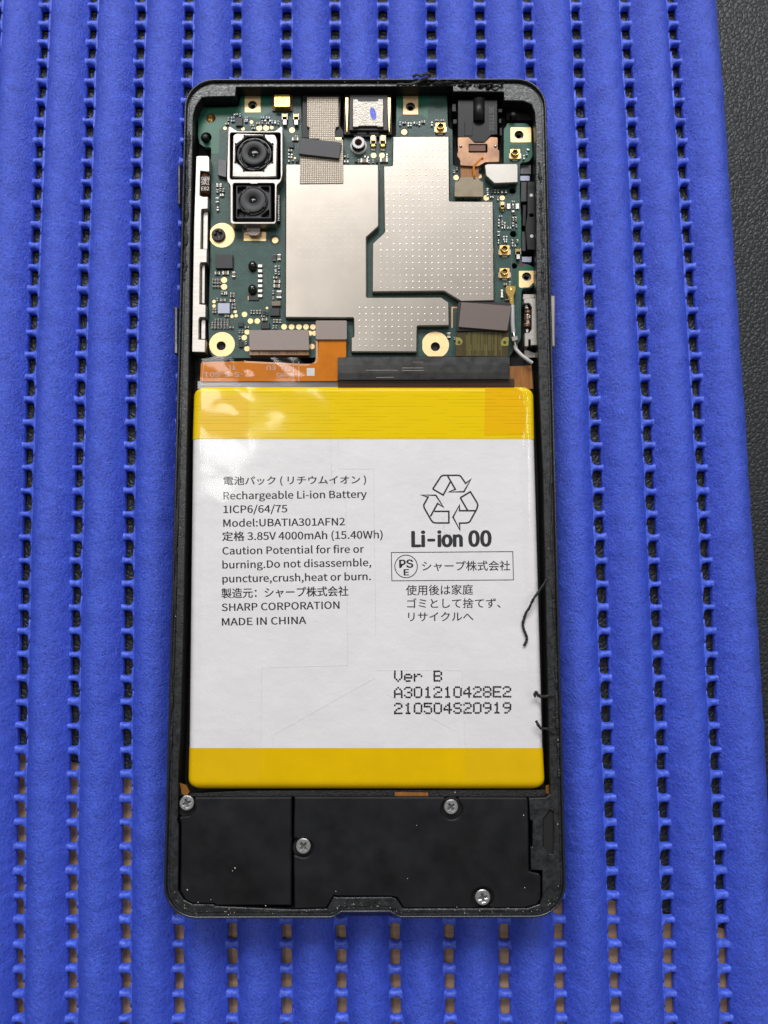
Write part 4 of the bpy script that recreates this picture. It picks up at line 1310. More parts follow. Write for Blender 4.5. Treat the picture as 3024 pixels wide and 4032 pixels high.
plate('purple_mark', board, Q(6, (1160, 600), (1195, 582), (1250, 590), (1210, 618), (1165, 628)), ZP + .016, ZP + .022, 'purple', 0)

# white aerial cable
def catmull(pts, n=10):
    out = []
    P_ = [Vector(p) for p in pts]
    for i in range(len(P_) - 1):
        p0, p1, p2, p3 = P_[max(i - 1, 0)], P_[i], P_[i + 1], P_[min(i + 2, len(P_) - 1)]
        for k in range(n):
            t = k / n
            out.append(.5 * ((2 * p1) + (-p0 + p2) * t + (2 * p0 - 5 * p1 + 4 * p2 - p3) * t * t + (-p0 + 3 * p1 - 3 * p2 + p3) * t ** 3))
    out.append(P_[-1])
    return out


def path(zn, pts):
    return [(*P(*Q(zn, (x, y))[0], z), z) for x, y, z in pts]


cab = MB().tube(catmull(path(6, [(1088, 1075, -2.0), (1090, 1180, -1.9), (1092, 1300, -2.0), (1102, 1400, -2.2)])), .40, 'white_rubber', 14).build('antenna_cable', phone, 'white coaxial cable down the right of the board')
MB().tube(catmull(path(6, [(1125, 1580, -2.0), (1190, 1650, -1.5), (1260, 1705, -1.1), (1322, 1748, -1.2)])), .35, 'white_rubber', 14).build('cable_tail', cab)
MB().tube(catmull(path(6, [(1102, 1390, -2.1), (1112, 1450, -1.9), (1118, 1520, -2.1), (1130, 1590, -2.2)])), .3, 'silver', 12).build('cable_braid', cab)
mb = MB()
mb.prism([L(Q(6, (1075, 1440), (1150, 1425), (1158, 1478), (1085, 1495)), -1.6)], -2.6, -1.6, 'silver', .1)
mb.prism([L(Q(6, (1098, 1545), (1150, 1535), (1155, 1570), (1105, 1580)), -1.7)], -2.6, -1.7, 'silver', .1)
mb.build('cable_clamp', cab)
mb = MB()
mb.prism([L(rounded(Q(6, (1008, 880), (1025, 838), (1132, 845), (1134, 900), (1108, 960), (1112, 1062), (1092, 1076), (1060, 1060), (1048, 985), (1010, 925)), 5), -1.95)], -2.8, -1.95, 'gold_bright', .12)
mb.lathe(P(*Q(6, (1070, 880))[0], -1.9), [(.24, -1.95), (.2, -1.9), (.14, -1.93), (.02, -1.93)], 'gold', 16)
for y_ in (992, 1022):
    mb.box(P(*Q(6, (1078, y_))[0], -1.9), (.45, .12, -2, -1.88), 'gold', .02)
mb.build('cable_plug', cab, 'gold plug on the white cable')

# ------------------------------------------------------------------ small board components
unit = {}


def comp_mesh(kind):
    if kind in unit: return unit[kind]
    body, endm = {'tan': ('cap_tan', 'solder'), 'grey': ('cap_grey', 'solder'), 'blue': ('res_blue', 'solder'), 'white': ('solder', 'solder'), 'dark': ('chip_black', 'cap_grey')}[kind]
    mb = MB()
    mb.box((0, 0), (1000 * .56, 1000 * .90, -ZO, -ZO + 900), body, 40)
    for sx in (-1, 1):
        mb.box((sx * 390, 0), (220, 1000, -ZO, -ZO + 1000), endm, 60)
    unit[kind] = mb.mesh('capacitor')
    return unit[kind]


def comp(zn, x, y, w, h, kind='tan', tall=.38):
    (px, py), = Q(zn, (x, y))
    z = ZP + tall
    c = P(px, py, z); k = ZONE[zn][2] * mmpx(px, py, z)
    o = bpy.data.objects.new('capacitor' if kind != 'blue' else 'resistor', comp_mesh(kind))
    b = base_of(board)
    o.location = ((c[0] - b[0]) * MM, (c[1] - b[1]) * MM, (ZP - b[2]) * MM)
    if w >= h:
        o.scale = (w * k * MM, h * k * MM, tall * MM)
    else:
        o.scale = (h * k * MM, w * k * MM, tall * MM); o.rotation_euler = (0, 0, math.pi / 2)
    COL.objects.link(o)
    o.parent = board


def chip(zn, x, y, w, h, mat='chip_black', tall=.5, lb=None):
    return plate('chip', board, rect(zn, x - w / 2, y - h / 2, x + w / 2, y + h / 2), ZP, ZP + tall, mat, .04, label=lb)


padmesh = None


def tpad(zn, x, y, r):
    global padmesh
    if padmesh is None:
        mb = MB(); mb.prism([circle((0, 0), 1000, 24)], -ZO, -ZO + 1000, 'pad', 60)
        padmesh = mb.mesh('test_pad')
    (px, py), = Q(zn, (x, y)); c = P(px, py, ZP); k = ZONE[zn][2] * mmpx(px, py, ZP)
    o = bpy.data.objects.new('test_pad', padmesh)
    b = base_of(board)
    o.location = ((c[0] - b[0]) * MM, (c[1] - b[1]) * MM, (ZP - b[2]) * MM)
    o.scale = (r * k * MM, r * k * MM, .04 * MM)
    COL.objects.link(o); o.parent = board


for a in [(1, 920, 595, 20), (1, 610, 668, 20), (1, 820, 675, 20), (1, 1010, 665, 33), (1, 1090, 665, 33), (1, 1155, 660, 20), (1, 1393, 690, 33), (1, 1425, 1015, 12),
          (4, 600, 780, 35), (4, 600, 858, 35), (4, 482, 1030, 20), (4, 482, 1082, 20), (4, 692, 1203, 20), (4, 740, 1195, 20), (4, 730, 1147, 20), (4, 838, 1180, 32), (4, 870, 1385, 32),
          (4, 835, 1450, 32), (4, 868, 1580, 32), (4, 1300, 1325, 33), (4, 1387, 1325, 33), (4, 1473, 1325, 33), (4, 1555, 1325, 33), (4, 1637, 1325, 33), (4, 1600, 1400, 30), (4, 1655, 1400, 30),
          (4, 907, 1258, 32), (4, 987, 1258, 32), (4, 1625, 1555, 32), (4, 1100, 1105, 14), (4, 1195, 315, 36), (2, 1040, 985, 32), (2, 1137, 985, 32), (2, 1397, 712, 34),
          (3, 522, 1243, 32), (3, 790, 1225, 30), (3, 872, 1480, 32), (3, 1060, 1480, 30)]:
    tpad(*a)
for zn, x, y, r0, r1 in ((4, 1195, 315, 40, 66), (2, 1397, 712, 38, 56)):
    MB().prism([disc(zn, x, y, r1, ZP, 28), disc(zn, x, y, r0, ZP, 28)], ZP, ZP + .02, 'chip_black', 0).build('dark_ring', board)

C = []
C += [(1, x, y, w, h, k) for x, y, w, h, k in [
    (650, 560, 22, 38, 'tan'), (700, 540, 38, 24, 'blue'), (700, 575, 38, 24, 'blue'), (720, 505, 24, 18, 'white'), (750, 500, 18, 22, 'white'), (785, 510, 20, 38, 'blue'), (846, 550, 20, 36, 'grey'), (868, 550, 20, 36, 'grey'),
    (855, 580, 36, 24, 'blue'), (635, 610, 38, 26, 'tan'), (925, 630, 38, 20, 'tan'), (940, 665, 38, 24, 'tan'), (995, 605, 38, 26, 'grey'), (1045, 590, 20, 40, 'grey'), (1045, 540, 38, 26, 'blue'), (1110, 540, 42, 28, 'blue'),
    (1105, 605, 34, 24, 'tan'), (1160, 590, 26, 42, 'blue'), (1195, 595, 20, 40, 'white'), (1230, 600, 22, 40, 'grey'), (1080, 575, 26, 20, 'white'), (1135, 575, 20, 26, 'white'), (1428, 790, 72, 40, 'tan'), (1440, 758, 34, 24, 'tan'), (1370, 922, 42, 30, 'tan'),
    (1355, 965, 18, 18, 'white'), (1355, 1000, 18, 22, 'white'), (1355, 1045, 18, 22, 'white'), (1390, 970, 20, 24, 'white'), (1385, 1002, 22, 22, 'white'), (1398, 1040, 24, 24, 'grey'), (1450, 1040, 30, 34, 'dark'),
    (520, 1318, 28, 18, 'white'), (520, 1340, 28, 18, 'white'), (557, 1318, 28, 18, 'white'), (557, 1340, 28, 18, 'white'), (520, 1395, 28, 42, 'grey'), (556, 1382, 26, 40, 'grey'), (590, 1388, 26, 40, 'grey'), (560, 1442, 20, 30, 'white'), (585, 1442, 20, 30, 'white'),
    (518, 1502, 38, 62, 'grey'), (520, 1552, 24, 30, 'dark'), (524, 1585, 20, 24, 'white'), (525, 1616, 26, 26, 'white')]]
C += [(4, x, y, w, h, k) for x, y, w, h, k in [
    (520, 697, 62, 34, 'grey'), (615, 692, 76, 46, 'tan'), (710, 712, 40, 66, 'tan'), (575, 925, 28, 40, 'tan'), (606, 930, 16, 40, 'white'), (628, 930, 16, 40, 'white'), (695, 935, 48, 24, 'tan'), (695, 966, 48, 24, 'grey'), (585, 1010, 62, 32, 'tan'), (695, 1018, 62, 36, 'tan'),
    (520, 1005, 26, 40, 'grey'), (710, 1062, 42, 28, 'grey'), (710, 1100, 42, 28, 'grey'), (485, 1120, 42, 24, 'tan'), (485, 1150, 42, 24, 'tan'), (630, 1195, 46, 28, 'tan'), (685, 1330, 46, 22, 'grey'), (865, 1328, 46, 22, 'grey'),
    (780, 1380, 24, 38, 'grey'), (815, 1380, 24, 38, 'grey'), (780, 1450, 24, 42, 'grey'), (855, 1510, 24, 38, 'grey'), (1185, 515, 40, 82, 'dark'), (1240, 510, 40, 72, 'tan'), (1200, 640, 26, 60, 'grey'), (1240, 630, 26, 40, 'grey'), (1200, 690, 26, 40, 'grey'), (1240, 695, 26, 40, 'grey'),
    (1195, 748, 46, 26, 'tan'), (1215, 795, 76, 36, 'tan'), (1212, 845, 74, 42, 'tan'), (1172, 920, 26, 42, 'grey'), (1240, 946, 58, 92, 'grey'), (1172, 986, 26, 32, 'tan'), (915, 1148, 24, 44, 'grey'), (950, 1150, 24, 44, 'grey'), (985, 1150, 24, 44, 'tan'), (1020, 1150, 24, 44, 'grey'),
    (1065, 1155, 24, 40, 'dark'), (1100, 1165, 24, 40, 'dark'), (1050, 1200, 40, 22, 'grey'), (1070, 1236, 62, 32, 'tan'), (1182, 1255, 26, 42, 'grey'), (1216, 1255, 26, 42, 'tan'), (1252, 1257, 26, 42, 'grey'), (1172, 1325, 24, 36, 'grey'), (1205, 1325, 24, 36, 'grey')]]
C += [(4, x, y, 26, 26, 'grey') for x in (475, 510, 545) for y in (772, 808, 850)]
C += [(4, x, y, 24, 32, random.choice(['grey', 'tan', 'grey'])) for x in (460, 496, 530, 566, 604, 640) for y in (1246, 1286, 1326) if random.random() < .93]
C += [(2, x, y, w, h, k) for x, y, w, h, k in [
    (705, 990, 18, 26, 'white'), (738, 990, 20, 32, 'grey'), (705, 1050, 18, 32, 'white'), (738, 1050, 18, 32, 'white'), (932, 1040, 88, 50, 'tan'), (1160, 1035, 92, 50, 'tan'), (835, 1045, 34, 32, 'dark'), (868, 1045, 16, 32, 'tan'), (1035, 1050, 18, 36, 'tan'), (1080, 1045, 30, 36, 'dark'),
    (985, 1055, 18, 36, 'grey'), (940, 995, 20, 28, 'white'), (975, 1003, 20, 24, 'white'), (1195, 968, 18, 24, 'white'), (1195, 998, 22, 26, 'white'), (1350, 610, 20, 44, 'blue'), (1397, 600, 38, 26, 'tan'), (1445, 604, 22, 18, 'white'), (1445, 632, 22, 18, 'white'), (1476, 604, 20, 18, 'white'), (1476, 632, 20, 18, 'white'),
    (1515, 600, 16, 28, 'white'), (1545, 606, 20, 22, 'grey'), (1575, 596, 22, 16, 'white'), (1575, 620, 22, 16, 'white'), (1620, 588, 38, 30, 'tan')]]
C += [(3, x, y, w, h, k) for x, y, w, h, k in [
    (298, 570, 32, 24, 'tan'), (362, 570, 36, 24, 'tan'), (240, 596, 20, 20, 'white'), (240, 626, 20, 20, 'white'), (1360, 912, 36, 22, 'white'), (1345, 960, 20, 40, 'blue'), (1312, 985, 18, 18, 'white'), (1312, 1016, 18, 22, 'white'), (530, 1138, 20, 36, 'tan'), (500, 1170, 20, 36, 'tan'), (800, 1140, 20, 38, 'tan'),
    (890, 1372, 32, 18, 'white'), (890, 1405, 30, 34, 'grey'), (890, 1438, 28, 18, 'white'), (938, 1405, 22, 38, 'dark'), (975, 1400, 20, 42, 'grey'), (1010, 1400, 20, 42, 'tan'), (1056, 1408, 16, 34, 'white'), (1080, 1408, 30, 36, 'dark'), (1104, 1405, 16, 36, 'white'), (925, 1465, 14, 22, 'white'), (951, 1465, 14, 22, 'white'),
    (1010, 1465, 20, 20, 'grey'), (1010, 1495, 20, 20, 'white'), (1187, 1520, 30, 24, 'tan'), (1187, 1555, 20, 28, 'white'), (1187, 1590, 20, 24, 'grey'), (1187, 1632, 34, 28, 'white'), (1200, 1670, 36, 24, 'dark'), (1040, 1692, 38, 22, 'blue'), (1020, 1732, 18, 22, 'white'), (1060, 1735, 20, 26, 'grey'),
    (1020, 1768, 18, 22, 'white'), (1060, 1775, 24, 42, 'tan'), (1090, 1768, 18, 22, 'white'), (1020, 1800, 18, 20, 'white'), (1090, 1800, 18, 22, 'white'), (1190, 1705, 20, 20, 'white'), (1220, 1705, 20, 20, 'white'), (1190, 1735, 20, 24, 'grey'), (1220, 1740, 20, 24, 'grey'), (1185, 1770, 20, 20, 'white'),
    (1185, 1802, 20, 20, 'white'), (1225, 1805, 20, 34, 'blue')]]
C += [(6, x, y, w, h, k) for x, y, w, h, k in [
    (970, 165, 14, 26, 'white'), (1000, 165, 14, 26, 'white'), (1035, 165, 14, 26, 'white'), (1066, 165, 14, 26, 'white'), (930, 235, 34, 56, 'grey'), (930, 285, 34, 18, 'dark'), (990, 270, 20, 20, 'white'), (1022, 270, 20, 20, 'white'), (990, 302, 18, 26, 'white'), (1022, 302, 18, 26, 'white'), (998, 328, 14, 22, 'white'),
    (1022, 328, 14, 22, 'white'), (928, 312, 16, 24, 'white'), (928, 342, 16, 20, 'white'), (1090, 310, 18, 16, 'white'), (1150, 310, 20, 18, 'white'), (1090, 342, 18, 24, 'white'), (1150, 335, 20, 24, 'grey'), (1090, 374, 14, 26, 'white'), (1122, 374, 14, 26, 'white'), (1007, 825, 38, 26, 'tan'), (1058, 798, 20, 14, 'white'),
    (1058, 825, 20, 26, 'tan'), (967, 937, 26, 98, 'white'), (1025, 985, 36, 56, 'grey'), (348, 1422, 40, 62, 'tan'), (415, 1460, 20, 38, 'tan')]]
for a in C:
    comp(*a)
chip(1, 775, 590, 78, 92, tall=.45)
chip(1, 1385, 860, 58, 62, tall=.35)
chip(4, 600, 560, 198, 160, tall=.75, lb='square black chip below the black screw')
chip(4, 595, 1107, 140, 120, 'lavender', .55, 'small lavender-grey bare chip')
chip(4, 795, 1297, 60, 48, tall=.4)
chip(4, 795, 1530, 44, 62, tall=.4)
chip(4, 1190, 1150, 112, 88, tall=.6)
chip(4, 1080, 1310, 100, 70, tall=.6)
chip(4, 1205, 1050, 106, 56, 'cap_tan', .6, 'brown ceramic block beside the left shield')
chip(4, 945, 985, 120, 55, 'chip_black', .25)
mb = MB()
for y_ in (520, 545, 575, 605):
    mb.box(P(*Q(4, (708, y_))[0], ZP), (.12, .1, ZP, ZP + .3), 'solder', .02)
for x_ in (572, 603, 636):
    mb.box(P(*Q(4, (x_, 650))[0], ZP), (.12, .1, ZP, ZP + .3), 'solder', .02)
for x_ in (768, 824):
    for y_ in (1515, 1535, 1555, 1280, 1310):
        mb.box(P(*Q(4, (x_, y_))[0], ZP), (.13, .07, ZP, ZP + .2), 'solder', .02)
mb.build('chip_leg', board, None, 'stuff')
for x, y in ((930, 608), (927, 882)):                 # glossy epoxy drops
    (px, py), = Q(4, (x, y)); c = P(px, py, ZP + .6); s_ = .33755 * mmpx(px, py, ZP + .6)
    mb = MB()
    prof_ = [(52 * s_ * math.cos(t), ZP + .2 + .95 * math.sin(t)) for t in np.linspace(0, 1.5, 8)]
    st = len(mb.v)
    mb.lathe(c, [(52 * s_, ZP)] + prof_, 'epoxy', 28)
    mb.v = [(vx, c[1] + (vy - c[1]) * 1.22, vz) for vx, vy, vz in mb.v]
    mb.build('epoxy_drop', board, 'glossy black epoxy drop')
for i in range(7):
    plate('solder_tab', board, rounded(rect(4, 990, 592 + i * 58, 1048, 632 + i * 58), 3), ZP, ZP + .35, 'solder', .08)
plate('copper_patch', board, rect(4, 876, 965, 915, 1012), ZP, ZP + .03, 'copper', 0)
for x in (1135, 1236):
    plate('solder_tab', board, rounded(rect(3, x - 24, 1540, x + 24, 1610), 3), ZP, ZP + .25, 'solder', .08)
mb = MB()                                               # raised vias under the solder mask
for i in range(330):
    x, y = random.uniform(690, 1090), random.uniform(1000, 1390)
    if random.random() < .3: x, y = random.uniform(2030, 2080), random.uniform(790, 1140)
    c = P(x, y, ZP); r = random.uniform(.04, .075)
    if abs(x - 770) < 90 and 1020 < y < 1060: continue
    mb.lathe(c, [(r, ZP), (r * .6, ZP + .03), (r * .1, ZP + .035)], 'via', 6)
mb.build('via', board, None, 'stuff')
mb = MB()                                               # visible tracks
for zn, pts in ((4, [(1050, 655), (1085, 655), (1130, 700), (1130, 790), (1170, 830)]), (4, [(1050, 690), (1078, 700), (1095, 735), (1095, 830), (1165, 885)]), (4, [(720, 1030), (760, 1070), (775, 1115), (838, 1165)]), (4, [(665, 1268), (745, 1265), (838, 1190)]),
                (4, [(660, 1245), (740, 1242), (800, 1195)]), (4, [(690, 1345), (745, 1400), (760, 1455)]), (1, [(1340, 630), (1393, 690)]), (6, [(445, 1098), (385, 1098), (385, 1335)]), (1, [(1345, 720), (1290, 660)]), (4, [(1050, 720), (1070, 730), (1080, 760), (1080, 850), (1150, 915)]), (4, [(455, 870), (640, 870)]), (4, [(700, 1250), (780, 1170)]), (4, [(905, 1330), (960, 1320), (960, 1355)]), (3, [(1345, 830), (1345, 900)]), (3, [(1155, 1690), (1155, 1830)]), (6, [(1080, 560), (1080, 830)]), (2, [(1350, 540), (1350, 600)])):
    cu_ = pts[0] == (445, 1098)
    mb.stroke(L(Q(zn, *pts), ZP + .01), .26 if cu_ else .10, ZP + .012, 'copper' if cu_ else 'cap_grey')
mb.build('track', board, None, 'stuff')

# ------------------------------------------------------------------ battery
ZBt = -1.0
BL = lambda y: np.interp(y, [1520, 1728, 2945, 3110], [764, 758, 744, 740])
BR = lambda y: np.interp(y, [1520, 1728, 2945, 3110], [2100, 2104, 2138, 2147])
battery = None


def shell(name, y0, y1, lift, mat, label, cap0=0.0, cap1=0.0, rr=1.25, wr=0.0):
    """a stretch of the battery's rounded top; cap0/cap1 = mm over which its end rounds down"""
    global battery
    ys = list(np.linspace(y0, y1, max(12, int((y1 - y0) / 14))))
    ang = np.linspace(0, math.pi / 2, 9)
    rows = []
    Y0, Y1 = P(1400, y0, ZBt)[1], P(1400, y1, ZBt)[1]
    ext = []
    if cap0:
        ext = [Y0 - cap0 * (1 - math.cos(t)) for t in np.linspace(0, math.pi / 2, 8)]
    Ys = [P(1400, y, ZBt)[1] for y in ys]
    if cap0: Ys = sorted(set(ext + [q for q in Ys if q < Y0 - cap0]), reverse=True)
    if cap1:
        e1 = [Y1 + cap1 * (1 - math.cos(t)) for t in np.linspace(0, math.pi / 2, 8)]
        Ys = sorted(set([q for q in Ys if q > Y1 + cap1] + e1), reverse=True)
    pyy = np.array(ys); pY = np.array([P(1400, y, ZBt)[1] for y in ys])
    for Y in Ys:
        y = np.interp(-Y, -pY, pyy)
        xl, xr = P(BL(y), y, ZBt - .6)[0] - lift, P(BR(y), y, ZBt - .6)[0] + lift
        drop = 0.0
        if cap0 and Y0 - Y < cap0:
            q = 1 - (Y0 - Y) / cap0; drop = cap0 * (1 - math.sqrt(max(0, 1 - q * q)))
        if cap1 and Y - Y1 < cap1:
            q = 1 - (Y - Y1) / cap1; drop = cap1 * (1 - math.sqrt(max(0, 1 - q * q)))
        q = 0.0
        if cap0: q = max(q, 1 - (Y0 - Y) / 1.9)
        if cap1: q = max(q, 1 - (Y - Y1) / 2.0)
        if q > 0:
            dx = 2.0 * (1 - math.sqrt(max(0.0, 1 - min(q, 1.0) ** 2)))
            xl += dx; xr -= dx
        zt = ZBt + lift - drop
        xs, zs = [xl], [-5.2]
        for t in ang:
            xs.append(xl + rr * (1 - math.cos(t))); zs.append(zt - rr * (1 - math.sin(t)))
        for q in np.linspace(xl + rr, xr - rr, 42)[1:-1]:
            xs.append(q); zs.append(zt)
        for t in ang[::-1]:
            xs.append(xr - rr * (1 - math.cos(t))); zs.append(zt - rr * (1 - math.sin(t)))
        xs.append(xr); zs.append(-5.2)
        rows.append([(x, Y, z) for x, z in zip(xs, zs)])
    A = np.array(rows)
    if wr:
        nn = noise2(A.shape[:2], (5, 6), 31) * wr
        A[:, 11:-11, 2] += nn[:, 11:-11]
    mb = MB(); mb.grid(A, mat, True, flip=True)
    for Yc, on in ((A[0], cap0), (A[-1], cap1)):
        if on:
            mb.grid(np.array([Yc, [(x, yy, -5.2) for x, yy, z in Yc]]), mat, False, flip=(Yc is A[-1]))
    o = mb.build(name, battery, label)
    return o


bat_lp = L([(770, 1540), (2095, 1540), (2130, 3090), (752, 3090)], -1.6)
battery = MB().prism([bat_lp], -5.2, -1.6, 'black_matte', .3).build('battery', phone, 'flat rechargeable battery with white label and yellow tape bands')
shell('label_sheet', 1722, 2950, 0, 'label_white', 'white printed label sheet')
shell('yellow_tape', 1520, 1728, .05, 'yellow_top', 'bright yellow tape band with faint ruled lines at the top', cap0=1.1)
shell('yellow_tape', 2945, 3112, .05, 'yellow_bottom', 'plain golden yellow tape band at the bottom', cap1=1.6)
zt = ZBt + .055
plate('tape_patch', battery, Q(8, (1030, 322), (1290, 322), (1340, 350), (1372, 470), (1372, 725), (1018, 728)), zt, zt + .03, 'yellow_patch', .01, label='orange-yellow tape patch on the upper right of the battery')
plate('tape_patch', battery, rounded(Q(7, (190, 390), (606, 378), (604, 752), (165, 756)), 6), zt, zt + .03, 'yellow_patch_b', .01, label='orange-yellow tape patch on the upper left of the battery')

zt = ZBt + .016
for txt, a, b, h, kw in (
        ('電池パック ( リチウムイオン )', (95, 218), (1385, 206), 88, dict(ref='box')),
        ('Rechargeable Li-ion Battery', (93, 337), (1390, 322), 66, {}),
        ('1ICP6/64/75', (93, 461), (670, 454), 66, {}),
        ('Model:UBATIA301AFN2', (92, 586), (1193, 571), 66, {}),
        ('定格 3.85V 4000mAh (15.40Wh)', (82, 708), (1535, 690), 68, {}),
        ('Caution Potential for fire or', (84, 837), (1366, 820), 66, {}),
        ('burning.Do not disassemble,', (84, 964), (1432, 942), 66, {}),
        ('puncture,crush,heat or burn.', (84, 1091), (1428, 1068), 66, {}),
        ('製造元：シャープ株式会社', (76, 1236), (1225, 1214), 92, dict(ref='box')),
        ('SHARP CORPORATION', (78, 1350), (1144, 1328), 66, {}),
        ('MADE IN CHINA', (80, 1482), (842, 1466), 66, {})):
    lettering(battery, txt, a, b, h, zt, 'dark_ink', .007, zone=9, **kw)
lettering(battery, 'Li-ion 00', (285, 767), (995, 760), 138, zt, 'dark_ink', .045, zone=10, label='bold line reading Li-ion 00')
for txt, a, b, h, bo in (('PS', (170, 958), (290, 955), 72, .03), ('E', (210, 1026), (252, 1025), 54, .03)):
    lettering(battery, txt, a, b, h, zt, 'dark_ink', bo, zone=10)
lettering(battery, 'シャープ株式会社', (375, 988), (1172, 984), 92, zt, 'dark_ink', .004, zone=10, ref='box')
lettering(battery, '使用後は家庭', (228, 1208), (836, 1202), 94, zt, 'dark_ink', .004, zone=10, ref='box')
lettering(battery, 'ゴミとして捨てず、', (238, 1325), (1085, 1322), 90, zt, 'dark_ink', .004, zone=10, ref='box')
lettering(battery, 'リサイクルへ', (248, 1443), (838, 1440), 82, zt, 'dark_ink', .004, zone=10, ref='box')
u_ = .434 * mmpx(1800, 2200, zt)
mb = MB()
for pts in ([(470, 243), (536, 142), (548, 126), (568, 119), (700, 119), (716, 122), (730, 136), (768, 192), (816, 156), (752, 268), (617, 270), (675, 246), (606, 126)], [(628, 180), (565, 298), (470, 243)],
            [(720, 323), (811, 268), (872, 368), (879, 392), (868, 428), (808, 536), (796, 546), (778, 551), (712, 553), (716, 615), (654, 498), (712, 390), (712, 440), (858, 440)], [(720, 323), (786, 436)],
            [(484, 446), (616, 446), (616, 551), (494, 551), (472, 545), (456, 526), (392, 414), (388, 388), (428, 316), (366, 297), (498, 300), (566, 406), (514, 374), (449, 492)]):
    mb.stroke(L(Q(10, *pts), zt), 15 * u_, zt, 'dark_ink')
mb.build('recycling_mark', battery, 'outlined three-arrow recycling mark')
mb = MB()
mb.stroke(L(Q(10, (94, 819), (1196, 811), (1202, 1068), (99, 1076)), zt), 7 * u_, zt, 'dark_ink', closed=True)
mb.build('print_border', battery)
mb = MB()
cc = P(*Q(10, (228, 945))[0], zt)
mb.prism([circle(cc, 106 * u_, 48), circle(cc, 98 * u_, 48)], zt - .005, zt + .002, 'dark_ink', 0)
mb.build('safety_mark_ring', battery)
# dot-matrix print
FONT = {'V': '10001 10001 10001 10001 10001 01010 00100', 'e': '00000 00000 01110 10001 11111 10000 01110', 'r': '00000 00000 10110 11001 10000 10000 10000', 'B': '11110 10001 10001 11110 10001 10001 11110',
        'A': '00100 01010 10001 10001 11111 10001 10001', '3': '01110 10001 00001 00110 00001 10001 01110', '0': '01110 10001 10001 10001 10001 10001 01110', '1': '00100 01100 00100 00100 00100 00100 01110',
        '2': '01110 10001 00001 00110 01000 10000 11111', '4': '00010 00110 01010 10010 11111 00010 00010', '8': '01110 10001 10001 01110 10001 10001 01110', 'E': '11111 10000 10000 11110 10000 10000 11111',
        '5': '11111 10000 11110 00001 00001 10001 01110', 'S': '01110 10001 10000 01110 00001 10001 01110', '9': '01110 10001 10001 01111 00001 00010 01100'}
for txt, x0, y0 in (('Ver B', 459, 259), ('A301210428E2', 459, 374), ('210504S20919', 459, 488)):
    mb = MB()
    r_ = 7.4 * .55455 * mmpx(1700, 2750, zt)
    for i, ch in enumerate(txt):
        if ch == ' ': continue
        for ry, row in enumerate(FONT[ch].split()):
            for rx, bit in enumerate(row):
                if bit == '1':
                    x = x0 + i * 70.2 + rx * 12.2 + random.uniform(-1, 1); y = y0 + ry * 11.5 - (i * 70.2) * .006 + random.uniform(-.8, .8)
                    mb.prism([circle(P(*Q(12, (x, y))[0], zt), r_, 8)], zt - .004, zt, 'dark_ink', 0)
    mb.build('dot_lettering', battery)
# faint worn print in the recycling mark
mb = MB()
for i in range(110):
    x = random.gauss(560, 45); y = random.choice([random.gauss(500, 35), random.gauss(590, 14), random.gauss(360, 12), random.gauss(650, 10)])
    mb.prism([circle(P(*Q(10, (x, y))[0], zt), random.uniform(.02, .05), 5)], zt - .004, zt, 'cap_grey', 0)
mb.build('worn_print', battery, None, 'stuff')


# ------------------------------------------------------------------ clear film over the battery
def film_sheet(fx0, fx1, fy0, fy1, nx, ny, seed, amp, mat='film', zf=None, edge=0.0, label=None, parent=None):
    A = np.zeros((ny, nx, 3))
    nz = noise2((ny, nx), (ny / 5, nx / 4), seed) * .75 + noise2((ny, nx), (ny / 10, nx / 9), seed + 1) * .18
    for i in range(ny):
        t = i / (ny - 1)
        for j in range(nx):
            s_ = j / (nx - 1)
            y0 = fy0 + edge * math.sin(s_ * 17) * (.5 + .5 * math.sin(s_ * 5.3))
            x = fx0(t) + (fx1(t) - fx0(t)) * s_; y = y0 + (fy1 - y0) * t
            zz = zf(x, y)
            q = P(x, y, zz)
            A[i, j] = (q[0], q[1], zz + amp(x, y) * (nz[i, j] + .5))
    return MB().grid(A, mat, True, flip=True).build('clear_film', parent or battery, label)


def zf1(x, y):
    zt_ = ZBt + .14
    xl = BL(y)
    d = max(0.0, (xl + 26 - x) / 26.0)
    zt_ -= 1.1 * min(1.4, d) ** 2
    if y < 1525:
        zt_ -= .35 * min(1, (1525 - y) / 40.0)
    return zt_


film_sheet(lambda t: 753 - 6 * t, lambda t: np.interp(t, [0, .12, .3, 1], [1175, 1240, 1305, 1312]), 1407, 1990, 90, 100, 21,
           lambda x, y: .10 + .34 * math.exp(-((x - 900) / 160) ** 2 - ((y - 1560) / 130) ** 2) + .3 * math.exp(-((x - 1010) / 170) ** 2 - ((y - 1460) / 60) ** 2), 'film', zf1, 7.0, 'wrinkled clear film over the upper left of the battery')


def zf2(x, y):
    xr = BR(y)
    d = max(0.0, (x - (xr - 34)) / 34.0)
    return ZBt + .16 - 1.0 * min(1.5, d) ** 2 - (.3 * min(1, (1525 - y) / 40.0) if y < 1525 else 0)


